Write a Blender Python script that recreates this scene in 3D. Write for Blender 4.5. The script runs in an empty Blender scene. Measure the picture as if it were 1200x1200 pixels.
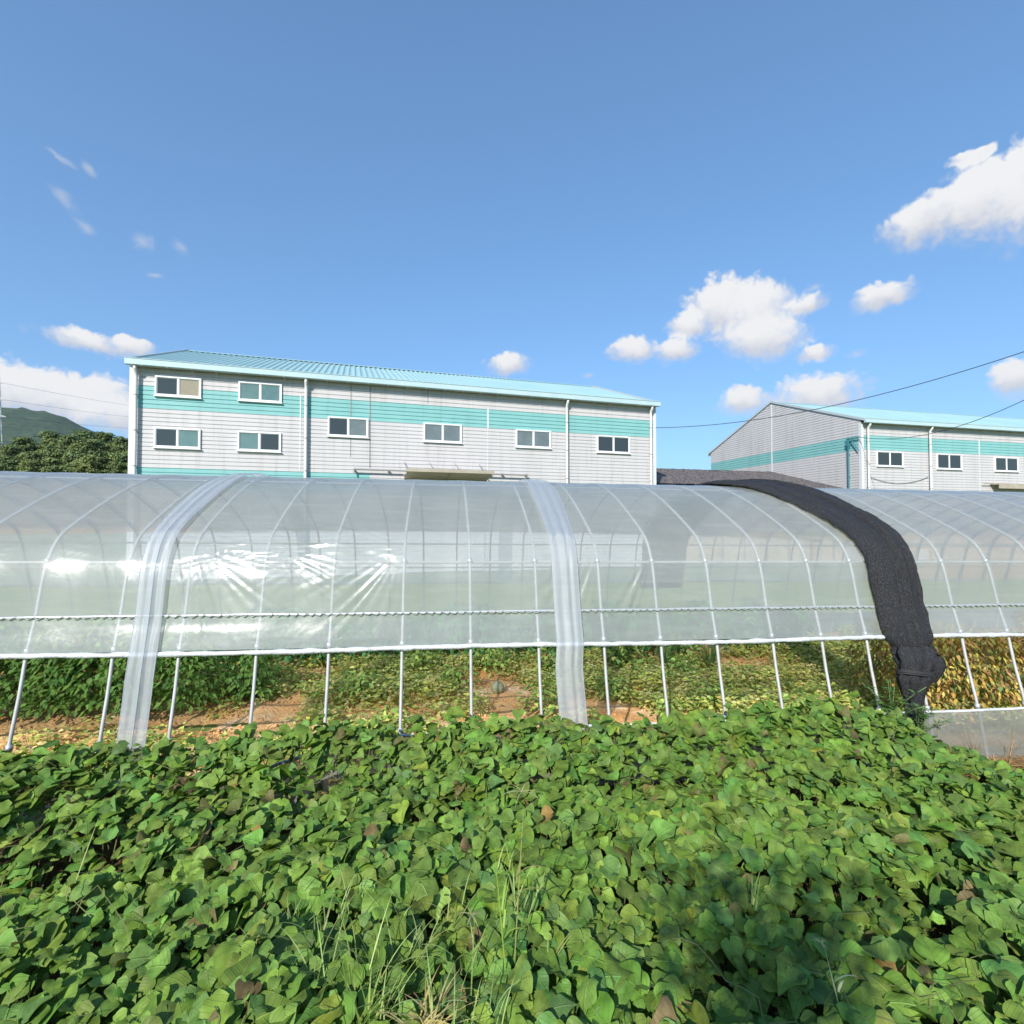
import bpy, math, random
import numpy as np
from mathutils import Vector, Matrix
random.seed(7)
rng = np.random.default_rng(11)
R = math.radians
scene = bpy.context.scene
COL = scene.collection

# ------------------------------------------------------------------ helpers
def tag(o, label=None, cat=None, group=None, kind=None):
    if label: o['label'] = label
    if cat: o['category'] = cat
    if group: o['group'] = group
    if kind: o['kind'] = kind
    return o

def empty(name, loc=(0, 0, 0), rz=0.0):
    o = bpy.data.objects.new(name, None)
    o.empty_display_size = 0.2
    COL.objects.link(o)
    o.location = loc
    o.rotation_euler = (0, 0, rz)
    return o

def kids(o):
    return [c for c in o.children]

def copy_tree(o, parent=None):
    c = o.copy()
    COL.objects.link(c)
    c.parent = parent
    for ch in kids(o):
        copy_tree(ch, c)
    return c

class MB:
    """collects shapes, then links them as one mesh"""
    def __init__(self):
        self.v, self.f, self.m, self.c = [], [], [], None
    def add(self, vs, fs, mi=0):
        n = len(self.v)
        self.v += [tuple(p) for p in vs]
        self.f += [tuple(i + n for i in f) for f in fs]
        self.m += [mi] * len(fs)
    def box(self, c, s, mi=0, M=None):
        cx, cy, cz = c
        sx, sy, sz = s[0] / 2, s[1] / 2, s[2] / 2
        vs = [Vector((cx + a * sx, cy + b * sy, cz + d * sz)) for a in (-1, 1) for b in (-1, 1) for d in (-1, 1)]
        if M: vs = [M @ p for p in vs]
        self.add(vs, [(0, 1, 3, 2), (4, 6, 7, 5), (0, 4, 5, 1), (2, 3, 7, 6), (0, 2, 6, 4), (1, 5, 7, 3)], mi)
    def tube(self, pts, r, seg=8, mi=0, cap=True):
        pts = [Vector(p) for p in pts]
        rs = r if isinstance(r, (list, tuple)) else [r] * len(pts)
        n = len(self.v)
        up = None
        for i, p in enumerate(pts):
            a = pts[max(0, i - 1)]; b = pts[min(len(pts) - 1, i + 1)]
            d = (b - a).normalized()
            if up is None:
                up = Vector((0, 0, 1)) if abs(d.z) < 0.9 else Vector((1, 0, 0))
            x = (up - d * up.dot(d)).normalized()
            y = d.cross(x)
            up = x
            for k in range(seg):
                t = 2 * math.pi * k / seg
                self.v.append(tuple(p + (x * math.cos(t) + y * math.sin(t)) * rs[i]))
        for i in range(len(pts) - 1):
            for k in range(seg):
                k2 = (k + 1) % seg
                self.f.append((n + i * seg + k, n + i * seg + k2, n + (i + 1) * seg + k2, n + (i + 1) * seg + k))
                self.m.append(mi)
        if cap:
            self.f.append(tuple(n + k for k in reversed(range(seg)))); self.m.append(mi)
            e = n + (len(pts) - 1) * seg
            self.f.append(tuple(e + k for k in range(seg))); self.m.append(mi)
    def build(self, name, mats, parent=None, smooth=False):
        me = bpy.data.meshes.new(name)
        me.from_pydata(self.v, [], self.f)
        if not isinstance(mats, (list, tuple)): mats = [mats]
        for m in mats: me.materials.append(m)
        if len(mats) > 1: me.polygons.foreach_set('material_index', self.m)
        if smooth: me.polygons.foreach_set('use_smooth', [True] * len(me.polygons))
        me.update()
        o = bpy.data.objects.new(name, me)
        COL.objects.link(o)
        if parent: o.parent = parent
        return o

def mesh_np(name, V, F, mat, parent=None, smooth=True, col=None, uv=None):
    """V (n,3), F (m,k) arrays; col per vertex rgb; uv per vertex"""
    me = bpy.data.meshes.new(name)
    V = np.ascontiguousarray(V, np.float32); F = np.ascontiguousarray(F, np.int32)
    k = F.shape[1]
    me.vertices.add(len(V)); me.vertices.foreach_set('co', V.ravel())
    me.loops.add(F.size); me.loops.foreach_set('vertex_index', F.ravel())
    me.polygons.add(len(F))
    me.polygons.foreach_set('loop_start', np.arange(0, F.size, k, dtype=np.int32))
    if smooth: me.polygons.foreach_set('use_smooth', np.ones(len(F), bool))
    if col is not None:
        a = me.color_attributes.new('tint', 'FLOAT_COLOR', 'POINT')
        c4 = np.ones((len(V), 4), np.float32); c4[:, :3] = col
        a.data.foreach_set('color', c4.ravel())
    if uv is not None:
        l = me.uv_layers.new(name='leaf_uv')
        l.data.foreach_set('uv', np.ascontiguousarray(uv[F.ravel()], np.float32).ravel())
    me.materials.append(mat)
    me.update(calc_edges=True)
    me.validate()
    o = bpy.data.objects.new(name, me)
    COL.objects.link(o)
    if parent: o.parent = parent
    return o

def grid_faces(nu, nv):
    i, j = np.meshgrid(np.arange(nu - 1), np.arange(nv - 1), indexing='ij')
    a = (i * nv + j).ravel()
    return np.stack([a, a + nv, a + nv + 1, a + 1], 1)

def vnoise(x, y, seed=0, octaves=3):
    """cheap smooth value noise on arrays, range about -1..1"""
    out = 0; amp = 1; tot = 0
    for o in range(octaves):
        r = np.random.default_rng(seed * 101 + o)
        T = r.random((64, 64)) * 2 - 1
        xi = np.floor(x).astype(int); yi = np.floor(y).astype(int)
        fx = x - xi; fy = y - yi
        fx = fx * fx * (3 - 2 * fx); fy = fy * fy * (3 - 2 * fy)
        g = lambda a, b: T[a % 64, b % 64]
        n = (g(xi, yi) * (1 - fx) + g(xi + 1, yi) * fx) * (1 - fy) + (g(xi, yi + 1) * (1 - fx) + g(xi + 1, yi + 1) * fx) * fy
        out = out + n * amp; tot += amp
        amp *= 0.5; x = x * 2.03 + 7.3; y = y * 2.03 + 3.1
    return out / tot

# ------------------------------------------------------------------ materials
class N:
    def __init__(self, nt): self.nt = nt
    def __call__(self, typ, **kw):
        n = self.nt.nodes.new(typ)
        for k, v in kw.items():
            if k.startswith('i_'):
                n.inputs[k[2:].replace('_', ' ')].default_value = v
            else: setattr(n, k, v)
        return n
    def link(self, a, b): self.nt.links.new(a, b)

def new_mat(name):
    m = bpy.data.materials.new(name)
    m.use_nodes = True
    nt = m.node_tree
    for n in list(nt.nodes): nt.nodes.remove(n)
    k = N(nt)
    out = k('ShaderNodeOutputMaterial')
    return m, k, out

def rgba(c): return (c[0], c[1], c[2], 1)

def mat(name, c, rough=0.6, c2=None, scale=3.0, spec=0.4, metal=0.0, bump=0.0, bscale=40, coat=0, stretch=(1, 1, 1), ramp=(0.35, 0.7)):
    m, k, out = new_mat(name)
    p = k('ShaderNodeBsdfPrincipled')
    p.inputs['Base Color'].default_value = rgba(c)
    p.inputs['Roughness'].default_value = rough
    p.inputs['Specular IOR Level'].default_value = spec
    p.inputs['Metallic'].default_value = metal
    p.inputs['Coat Weight'].default_value = coat
    k.link(p.outputs[0], out.inputs[0])
    tc = k('ShaderNodeTexCoord')
    mp = k('ShaderNodeMapping'); mp.inputs['Scale'].default_value = stretch
    k.link(tc.outputs['Object'], mp.inputs[0])
    if c2 is not None:
        nz = k('ShaderNodeTexNoise'); nz.inputs['Scale'].default_value = scale; nz.inputs['Detail'].default_value = 6; nz.inputs['Roughness'].default_value = 0.65
        k.link(mp.outputs[0], nz.inputs[0])
        r = k('ShaderNodeValToRGB')
        r.color_ramp.elements[0].position = ramp[0]; r.color_ramp.elements[0].color = rgba(c)
        r.color_ramp.elements[1].position = ramp[1]; r.color_ramp.elements[1].color = rgba(c2)
        k.link(nz.outputs[0], r.inputs[0]); k.link(r.outputs[0], p.inputs['Base Color'])
    if bump:
        nb = k('ShaderNodeTexNoise'); nb.inputs['Scale'].default_value = bscale; nb.inputs['Detail'].default_value = 5
        k.link(mp.outputs[0], nb.inputs[0])
        b = k('ShaderNodeBump'); b.inputs['Strength'].default_value = bump; b.inputs['Distance'].default_value = 0.02
        k.link(nb.outputs[0], b.inputs['Height']); k.link(b.outputs[0], p.inputs['Normal'])
    return m

def leaf_mat(name, rough=0.5, trans=0.25, veins=True, spec=0.2):
    m, k, out = new_mat(name)
    at = k('ShaderNodeAttribute'); at.attribute_name = 'tint'
    colo = at.outputs['Color']
    p = k('ShaderNodeBsdfPrincipled')
    p.inputs['Roughness'].default_value = rough
    p.inputs['Specular IOR Level'].default_value = spec
    if veins:
        uv = k('ShaderNodeUVMap'); uv.uv_map = 'leaf_uv'
        s = k('ShaderNodeSeparateXYZ'); k.link(uv.outputs[0], s.inputs[0])
        ax = k('ShaderNodeMath', operation='ABSOLUTE'); k.link(s.outputs[0], ax.inputs[0])
        # midrib
        mr = k('ShaderNodeMapRange'); mr.inputs['From Min'].default_value = 0.0; mr.inputs['From Max'].default_value = 0.035
        mr.inputs['To Min'].default_value = 1; mr.inputs['To Max'].default_value = 0
        k.link(ax.outputs[0], mr.inputs[0])
        # side veins: sawtooth of v - 0.7|u|
        ml = k('ShaderNodeMath', operation='MULTIPLY_ADD'); k.link(ax.outputs[0], ml.inputs[0]); ml.inputs[1].default_value = -0.75; k.link(s.outputs[1], ml.inputs[2])
        sc = k('ShaderNodeMath', operation='MULTIPLY'); k.link(ml.outputs[0], sc.inputs[0]); sc.inputs[1].default_value = 5.5
        fr = k('ShaderNodeMath', operation='PINGPONG'); k.link(sc.outputs[0], fr.inputs[0]); fr.inputs[1].default_value = 0.5
        sv = k('ShaderNodeMapRange'); sv.inputs['From Min'].default_value = 0.0; sv.inputs['From Max'].default_value = 0.09
        sv.inputs['To Min'].default_value = 0.6; sv.inputs['To Max'].default_value = 0
        k.link(fr.outputs[0], sv.inputs[0])
        mx = k('ShaderNodeMath', operation='MAXIMUM'); k.link(mr.outputs[0], mx.inputs[0]); k.link(sv.outputs[0], mx.inputs[1])
        mc = k('ShaderNodeMix', data_type='RGBA', blend_type='MIX')
        k.link(mx.outputs[0], mc.inputs[0])
        lt = k('ShaderNodeMix', data_type='RGBA', blend_type='ADD'); lt.inputs[0].default_value = 1
        k.link(colo, lt.inputs[6]); lt.inputs[7].default_value = (0.08, 0.10, 0.045, 1)
        k.link(colo, mc.inputs[6]); k.link(lt.outputs[2], mc.inputs[7])
        sfac = k('ShaderNodeMath', operation='MULTIPLY'); k.link(mx.outputs[0], sfac.inputs[0]); sfac.inputs[1].default_value = 0.75
        k.link(sfac.outputs[0], mc.inputs[0])
        # blotches of the blade itself
        tc = k('ShaderNodeTexCoord')
        nz = k('ShaderNodeTexNoise'); nz.inputs['Scale'].default_value = 22; nz.inputs['Detail'].default_value = 4
        k.link(tc.outputs['Object'], nz.inputs[0])
        hr = k('ShaderNodeMapRange'); hr.inputs['From Min'].default_value = 0.3; hr.inputs['From Max'].default_value = 0.7; hr.inputs['To Min'].default_value = 0.7; hr.inputs['To Max'].default_value = 1.25
        k.link(nz.outputs[0], hr.inputs[0])
        vm = k('ShaderNodeVectorMath', operation='SCALE'); k.link(mc.outputs[2], vm.inputs[0]); k.link(hr.outputs[0], vm.inputs['Scale'])
        colo = vm.outputs[0]
        bp = k('ShaderNodeBump'); bp.inputs['Strength'].default_value = 0.6; bp.inputs['Distance'].default_value = 0.005; bp.invert = True
        k.link(mx.outputs[0], bp.inputs['Height']); k.link(bp.outputs[0], p.inputs['Normal'])
    k.link(colo, p.inputs['Base Color'])
    tr = k('ShaderNodeBsdfTranslucent')
    tm = k('ShaderNodeMix', data_type='RGBA', blend_type='MULTIPLY'); tm.inputs[0].default_value = 1
    k.link(colo, tm.inputs[6]); tm.inputs[7].default_value = (1.3, 1.25, 0.5, 1)
    k.link(tm.outputs[2], tr.inputs[0])
    mix = k('ShaderNodeMixShader'); mix.inputs[0].default_value = trans
    k.link(p.outputs[0], mix.inputs[1]); k.link(tr.outputs[0], mix.inputs[2])
    k.link(mix.outputs[0], out.inputs[0])
    return m

def film_mat(name, haze=0.4, rough=0.22, tint=(0.80, 0.83, 0.86), spec=0.1, dirt=0.0, graze=.8):
    """thin polyethylene: part clear, part milky scattering, with a sheen"""
    m, k, out = new_mat(name)
    tr = k('ShaderNodeBsdfTransparent'); tr.inputs[0].default_value = (0.93, 0.95, 0.95, 1)
    df = k('ShaderNodeBsdfDiffuse'); df.inputs[0].default_value = rgba(tint)
    tl = k('ShaderNodeBsdfTranslucent'); tl.inputs[0].default_value = rgba(tint)
    a = k('ShaderNodeMixShader'); a.inputs[0].default_value = 0.58
    k.link(df.outputs[0], a.inputs[1]); k.link(tl.outputs[0], a.inputs[2])
    tc = k('ShaderNodeTexCoord')
    nz = k('ShaderNodeTexNoise'); nz.inputs['Scale'].default_value = 1.3; nz.inputs['Detail'].default_value = 7; nz.inputs['Roughness'].default_value = 0.6
    k.link(tc.outputs['Object'], nz.inputs[0])
    mr = k('ShaderNodeMapRange'); mr.inputs['From Min'].default_value = 0.3; mr.inputs['From Max'].default_value = 0.7
    mr.inputs['To Min'].default_value = haze - 0.05; mr.inputs['To Max'].default_value = haze + 0.05
    k.link(nz.outputs[0], mr.inputs[0])
    # streaks of dust along the rows
    mp = k('ShaderNodeMapping'); mp.inputs['Scale'].default_value = (0.6, 6, 9)
    k.link(tc.outputs['Object'], mp.inputs[0])
    n2 = k('ShaderNodeTexNoise'); n2.inputs['Scale'].default_value = 2.2; n2.inputs['Detail'].default_value = 5
    k.link(mp.outputs[0], n2.inputs[0])
    m2 = k('ShaderNodeMapRange'); m2.inputs['From Min'].default_value = 0.52; m2.inputs['From Max'].default_value = 0.72
    m2.inputs['To Min'].default_value = 0; m2.inputs['To Max'].default_value = 0.05 + dirt
    k.link(n2.outputs[0], m2.inputs[0])
    ad = k('ShaderNodeMath', operation='ADD'); k.link(mr.outputs[0], ad.inputs[0]); k.link(m2.outputs[0], ad.inputs[1])
    b = k('ShaderNodeMixShader'); k.link(ad.outputs[0], b.inputs[0])
    k.link(tr.outputs[0], b.inputs[1]); k.link(a.outputs[0], b.inputs[2])
    gl = k('ShaderNodeBsdfGlossy'); gl.inputs['Roughness'].default_value = rough
    bp = k('ShaderNodeBump'); bp.inputs['Strength'].default_value = 0.25; bp.inputs['Distance'].default_value = 0.01
    nb = k('ShaderNodeTexNoise'); nb.inputs['Scale'].default_value = 9; nb.inputs['Detail'].default_value = 3
    k.link(tc.outputs['Object'], nb.inputs[0]); k.link(nb.outputs[0], bp.inputs['Height']); k.link(bp.outputs[0], gl.inputs['Normal'])
    lw = k('ShaderNodeLayerWeight'); lw.inputs['Blend'].default_value = 0.25
    fr = k('ShaderNodeMapRange'); fr.inputs['To Min'].default_value = spec; fr.inputs['To Max'].default_value = graze
    k.link(lw.outputs['Fresnel'], fr.inputs[0])
    c = k('ShaderNodeMixShader'); k.link(fr.outputs[0], c.inputs[0]); k.link(b.outputs[0], c.inputs[1]); k.link(gl.outputs[0], c.inputs[2])
    k.link(c.outputs[0], out.inputs[0])
    return m

M = {}
M['film'] = film_mat('greenhouse film', 0.45, 0.24, (0.86, 0.91, 0.905), 0.026)
M['film_strip'] = film_mat('doubled film strip', 0.68, 0.45, (0.70, 0.735, 0.78), 0.02, 0, .3)
M['skirt'] = film_mat('dusty skirt film', 0.60, 0.3, (0.52, 0.54, 0.51), 0.06, 0.1)
M['roll'] = mat('rolled film', (0.60, 0.615, 0.62), 0.4, (0.44, 0.46, 0.46), 6, bump=0.6, bscale=30)
M['galv'] = mat('galvanized pipe', (0.48, 0.485, 0.475), 0.5, (0.40, 0.375, 0.335), 9, metal=0.2, ramp=(.42, .72))
M['rail'] = mat('aluminium rail', (0.55, 0.56, 0.56), 0.4, metal=0.5)
M['spring'] = mat('coated spring wire', (0.30, 0.33, 0.32), 0.5)
M['net'] = mat('black shade net', (0.013, 0.013, 0.015), 0.6, (0.068, 0.068, 0.072), 120, bump=0.8, bscale=150, spec=0.35, ramp=(0.48, 0.66), stretch=(1, 1, .55))
M['cord'] = mat('dark cord', (0.03, 0.03, 0.03), 0.7)
M['panel'] = mat('pale grey sandwich panel', (0.555, 0.535, 0.535), 0.5, (0.505, 0.487, 0.485), 0.7, spec=0.3, stretch=(1, 1, 0.25))
def streaks(m, k_=.86, lo=.52, hi=.74):
    nt_ = m.node_tree; q = N(nt_); p_ = [n for n in nt_.nodes if n.type == 'BSDF_PRINCIPLED'][0]
    src = p_.inputs['Base Color'].links[0].from_socket
    tc_ = q('ShaderNodeTexCoord'); mp_ = q('ShaderNodeMapping'); mp_.inputs['Scale'].default_value = (2.2, 2.2, .13); q.link(tc_.outputs['Object'], mp_.inputs[0])
    nz_ = q('ShaderNodeTexNoise'); nz_.inputs['Scale'].default_value = 1.6; nz_.inputs['Detail'].default_value = 7; nz_.inputs['Roughness'].default_value = .7; q.link(mp_.outputs[0], nz_.inputs[0])
    mr_ = q('ShaderNodeMapRange'); mr_.inputs['From Min'].default_value = lo; mr_.inputs['From Max'].default_value = hi; q.link(nz_.outputs[0], mr_.inputs[0])
    mx_ = q('ShaderNodeMix', data_type='RGBA', blend_type='MULTIPLY'); q.link(mr_.outputs[0], mx_.inputs[0]); q.link(src, mx_.inputs[6]); mx_.inputs[7].default_value = (k_, k_ * .97, k_ * .92, 1)
    q.link(mx_.outputs[2], p_.inputs['Base Color'])
streaks(M['panel'], .80, .50, .74)
M['teal'] = mat('teal sandwich panel', (0.20, 0.435, 0.425), 0.5, (0.23, 0.475, 0.46), 0.8, spec=0.3)
streaks(M['teal'], .85)
M['roof'] = mat('pale cyan roof sheet', (0.265, 0.425, 0.44), 0.5, (0.31, 0.47, 0.48), 0.35, spec=0.4)
M['gutter'] = mat('pale gutter', (0.44, 0.57, 0.59), 0.45, (0.39, 0.52, 0.545), 1.5)
M['trim'] = mat('white trim', (0.62, 0.63, 0.64), 0.45, (0.56, 0.57, 0.57), 2)
M['pipe'] = mat('white downpipe', (0.64, 0.635, 0.63), 0.4, (0.54, 0.52, 0.49), 1.2)
M['seam'] = mat('dark seam', (0.25, 0.23, 0.23), 0.7)
M['verge'] = mat('grey verge trim', (0.42, 0.46, 0.48), 0.5)
M['pvc'] = mat('white pvc frame', (0.74, 0.74, 0.74), 0.35)
M['glass_dark'] = mat('dark window glass', (0.035, 0.045, 0.045), 0.06, spec=0.6)
M['glass_teal'] = mat('teal window glass', (0.09, 0.17, 0.165), 0.08, (0.14, 0.22, 0.21), 1.5, spec=0.6)
M['glass_grey'] = mat('grey window glass', (0.11, 0.14, 0.145), 0.08, (0.17, 0.20, 0.20), 1.2, spec=0.6)
M['glass_tan'] = mat('curtained window glass', (0.27, 0.24, 0.17), 0.12, (0.33, 0.29, 0.21), 3, spec=0.5)
M['tan'] = mat('tan hood sheet', (0.42, 0.37, 0.29), 0.5, (0.34, 0.29, 0.22), 2)
M['steel'] = mat('grey steel', (0.36, 0.35, 0.34), 0.5, metal=0.4)
M['teal_steel'] = mat('teal painted steel', (0.04, 0.17, 0.20), 0.5)
M['wire'] = mat('black cable', (0.035, 0.037, 0.045), 0.6)
M['pylon'] = mat('pylon steel', (0.50, 0.51, 0.53), 0.5)
M['tarp'] = mat('mottled camouflage tarp', (0.05, 0.043, 0.042), 0.7, (0.21, 0.175, 0.155), 6.5, bump=0.4, bscale=9, ramp=(0.40, 0.66), stretch=(1.7, .5, .5))
M['board'] = mat('brown boards', (0.30, 0.20, 0.11), 0.7, (0.42, 0.30, 0.18), 3)
M['concrete'] = mat('concrete pole', (0.45, 0.44, 0.42), 0.8)
M['leaf'] = leaf_mat('vine leaf')
M['leaf_small'] = leaf_mat('small leaf', 0.55, 0.3, veins=False)
M['needle'] = leaf_mat('tree foliage', 0.7, 0.2, veins=False, spec=0.1)
M['bark'] = mat('bark', (0.12, 0.08, 0.055), 0.9, (0.2, 0.14, 0.1), 6)
M['stem'] = mat('green stem', (0.10, 0.16, 0.05), 0.6)
M['melon'] = mat('pale melon rind', (0.20, 0.23, 0.12), 0.6, (0.38, 0.37, 0.24), 30)
M['hose'] = mat('ochre drip hose', (0.30, 0.22, 0.11), 0.6)
M['skin'] = mat('skin', (0.55, 0.36, 0.27), 0.5)
M['shirt'] = mat('dark shirt', (0.06, 0.07, 0.10), 0.8)
M['hair'] = mat('black hair', (0.015, 0.012, 0.01), 0.5)
M['device'] = mat('dark plastic', (0.03, 0.03, 0.03), 0.4)

def soil_mat(name, cols, scales, bump=0.5):
    m, k, out = new_mat(name)
    p = k('ShaderNodeBsdfPrincipled'); p.inputs['Roughness'].default_value = 0.95; p.inputs['Specular IOR Level'].default_value = 0.1
    tc = k('ShaderNodeTexCoord')
    prev = None
    for i, (ca, cb, sc, lo, hi) in enumerate(cols):
        nz = k('ShaderNodeTexNoise'); nz.inputs['Scale'].default_value = sc; nz.inputs['Detail'].default_value = 8; nz.inputs['Roughness'].default_value = 0.7
        k.link(tc.outputs['Object'], nz.inputs[0])
        mr = k('ShaderNodeMapRange'); mr.inputs['From Min'].default_value = lo; mr.inputs['From Max'].default_value = hi
        k.link(nz.outputs[0], mr.inputs[0])
        mx = k('ShaderNodeMix', data_type='RGBA')
        k.link(mr.outputs[0], mx.inputs[0])
        if prev is None: mx.inputs[6].default_value = rgba(ca)
        else: k.link(prev, mx.inputs[6])
        mx.inputs[7].default_value = rgba(cb)
        prev = mx.outputs[2]
    k.link(prev, p.inputs['Base Color'])
    nb = k('ShaderNodeTexNoise'); nb.inputs['Scale'].default_value = scales; nb.inputs['Detail'].default_value = 8
    k.link(tc.outputs['Object'], nb.inputs[0])
    b = k('ShaderNodeBump'); b.inputs['Strength'].default_value = bump; b.inputs['Distance'].default_value = 0.03
    k.link(nb.outputs[0], b.inputs['Height']); k.link(b.outputs[0], p.inputs['Normal'])
    k.link(p.outputs[0], out.inputs[0])
    return m
M['ground'] = soil_mat('grassy ground', [((0.09, 0.14, 0.035), (0.16, 0.18, 0.06), 0.35, 0.35, 0.65), (None, (0.24, 0.18, 0.10), 0.12, 0.55, 0.7)], 14)
M['soil_in'] = soil_mat('orange dry soil', [((0.60, 0.31, 0.12), (0.68, 0.44, 0.22), 1.1, 0.4, 0.65), (None, (0.46, 0.22, 0.085), 2.7, 0.58, 0.75), (None, (0.78, 0.66, 0.50), 0.7, 0.52, 0.70)], 30, 0.9)
M['soil_field'] = soil_mat('dark field soil', [((0.07, 0.045, 0.025), (0.12, 0.08, 0.045), 3, 0.35, 0.65)], 30, 0.9)
M['hill'] = soil_mat('wooded hillside', [((0.034, 0.062, 0.036), (0.058, 0.088, 0.044), 0.02, 0.4, 0.6), (None, (0.020, 0.040, 0.026), 0.06, 0.5, 0.62)], 0.07, 1.0)

# ------------------------------------------------------------------ camera
cam_d = bpy.data.cameras.new('camera'); cam = bpy.data.objects.new('camera', cam_d); COL.objects.link(cam)
cam.location = (0, 0, 2.2); cam.rotation_euler = (R(91.43), 0, 0)
cam_d.sensor_width = 36; cam_d.lens = 18.0; cam_d.clip_start = 0.05; cam_d.clip_end = 20000
scene.camera = cam
CAM = Vector((0, 0, 2.2)); PIT = R(1.43)
def pxdir(x, y):
    u = (x - 600) / 600; v = -(y - 600) / 600
    return Vector((u, math.cos(PIT) - v * math.sin(PIT), math.sin(PIT) + v * math.cos(PIT)))
def at(x, y, Y):
    d = pxdir(x, y); return CAM + d * (Y / d.y)
def ground_at(x, y, z=0.0):
    d = pxdir(x, y); return CAM + d * ((z - CAM.z) / d.z)

# ------------------------------------------------------------------ greenhouse geometry
GA = R(7.63); GC, GS = math.cos(GA), math.sin(GA); SLOPE = -0.0091
def G(s, w, z):
    return Vector((s * GC - w * GS, 4.46 + s * GS + w * GC, z + SLOPE * s))
def toG(X, Y):
    dx, dy = X, Y - 4.46
    return dx * GC + dy * GS, -dx * GS + dy * GC
half = [(-.30, -.15), (-.24, 0), (-.15, .5), (-.06, .87), (0, 1.17), (.08, 1.435), (.15, 1.75), (.205, 1.90), (.31, 2.055), (.49, 2.175), (.8, 2.335), (1.1, 2.475), (1.45, 2.61), (1.85, 2.71), (2.4, 2.755)]
prof = half + [(4.8 - w, z) for w, z in reversed(half[:-1])]
def catmull(P, n):
    P = [np.array(p, float) for p in P]; out = []
    for i in range(len(P) - 1):
        a = P[max(0, i - 1)]; b = P[i]; c = P[i + 1]; d = P[min(len(P) - 1, i + 2)]
        for k in range(n):
            t = k / n
            out.append(0.5 * ((2 * b) + (c - a) * t + (2 * a - 5 * b + 4 * c - d) * t * t + (3 * b - a - 3 * c + d) * t ** 3))
    out.append(P[-1]); return np.array(out)
PP = catmull(prof, 8)
AL = np.concatenate([[0], np.cumsum(np.hypot(*np.diff(PP, axis=0).T))])
def prof_at(t):
    t = np.asarray(t, float)
    w = np.interp(t, AL, PP[:, 0]); z = np.interp(t, AL, PP[:, 1])
    e = 0.03
    dw = np.interp(t + e, AL, PP[:, 0]) - np.interp(t - e, AL, PP[:, 0]); dz = np.interp(t + e, AL, PP[:, 1]) - np.interp(t - e, AL, PP[:, 1])
    l = np.hypot(dw, dz) + 1e-9
    return w, z, -dz / l, dw / l          # outward normal (nw, nz)
def t_of_z(z): # on the near side
    n = len(PP) // 2
    return float(np.interp(z, PP[:n, 1], AL[:n]))
LT = AL[-1]
T_BAR, T_RAIL, T_PURL, T_SK = t_of_z(1.17), t_of_z(1.435), t_of_z(1.87), t_of_z(.5)
def t_of_w(w):
    return float(np.interp(w, PP[:, 0][3:], AL[3:]))

HS = [-3.763, -3.153, -2.672, -2.089, -1.525, -.933, -.356, .234, .822, 1.350, 1.885, 2.437, 2.936, 3.403, 3.9, 4.44, 4.968]
hs = list(HS)
while hs[0] > -13: hs.insert(0, hs[0] - .57)
while hs[-1] < 16: hs.append(hs[-1] + .55)
S0, S1 = hs[0], hs[-1]

gh = empty('greenhouse', G(0, 2.4, 0))
tag(gh, 'long arched greenhouse tunnel of milky plastic film over white pipe hoops', 'greenhouse')
gh_off = gh.location.copy()
def GL(s, w, z): return G(s, w, z) - gh_off

for s in hs:
    mb = MB()
    mb.tube([GL(s, w, z) for w, z in PP[::3]], 0.0135, 8)
    hp = mb.build('hoop', M['galv'], gh, True)
    for t in (T_PURL, T_BAR + .02, T_SK + .02):
        if not -5 < s < 6: continue
        mb = MB(); w, z, nw, nz = prof_at(t); mb.tube([GL(s, w - nw * .004, z - .022), GL(s, w - nw * .004, z + .022)], .023, 7)
        mb.build('clamp', M['rail'], hp, True)
def along(w, z, r, name, m, wob=0, n=60, seg=8):
    mb = MB()
    pts = [GL(S0 + (S1 - S0) * i / n, w, z + wob * random.uniform(-1, 1)) for i in range(n + 1)]
    mb.tube(pts, r, seg); return mb.build(name, m, gh, True)
for t in (T_PURL, LT - T_PURL, LT / 2):
    w, z, nw, nz = prof_at(t)
    along(w - nw * .026, z - nz * .026, 0.0125, 'purlin', M['galv'])
w, z, nw, nz = prof_at(t_of_w(1.75)); along(w - nw * .026, z - nz * .026, 0.011, 'purlin', M['galv'])
# fixing rails with their wriggling spring wire
for t in (T_RAIL, LT - T_RAIL):
    w, z, nw, nz = prof_at(t)
    rail = along(w + nw * .018, z + nz * .018, 0.011, 'fixing_rail', M['rail'], 0.003, 120, 6)
    mb = MB(); pts = []
    n = int((S1 - S0) / .022)
    for i in range(n + 1):
        s = S0 + (S1 - S0) * i / n
        zz = .010 * math.sin(i * 2.1) + random.uniform(-.004, .004)
        pts.append(GL(s, w + nw * .033, z + zz))
    mb.tube(pts, 0.0055, 5); o = mb.build('spring_wire', M['spring'], rail, True)
# roll-up bars wrapped in film
for sgn in (1, -1):
    t = T_BAR if sgn == 1 else LT - T_BAR
    w, z, nw, nz = prof_at(t)
    mb = MB(); n = 420
    pts = [GL(S0 + (S1 - S0) * i / n, w + nw * .03 + random.uniform(-1, 1) * .002, z - .012 + .008 * math.sin(i * .11) + random.uniform(-1, 1) * .003) for i in range(n + 1)]
    rs = [.017 + .006 * abs(random.gauss(0, .7)) for _ in pts]
    mb.tube(pts, rs, 8); mb.build('roll_bar', M['roll'], gh, True)

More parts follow.
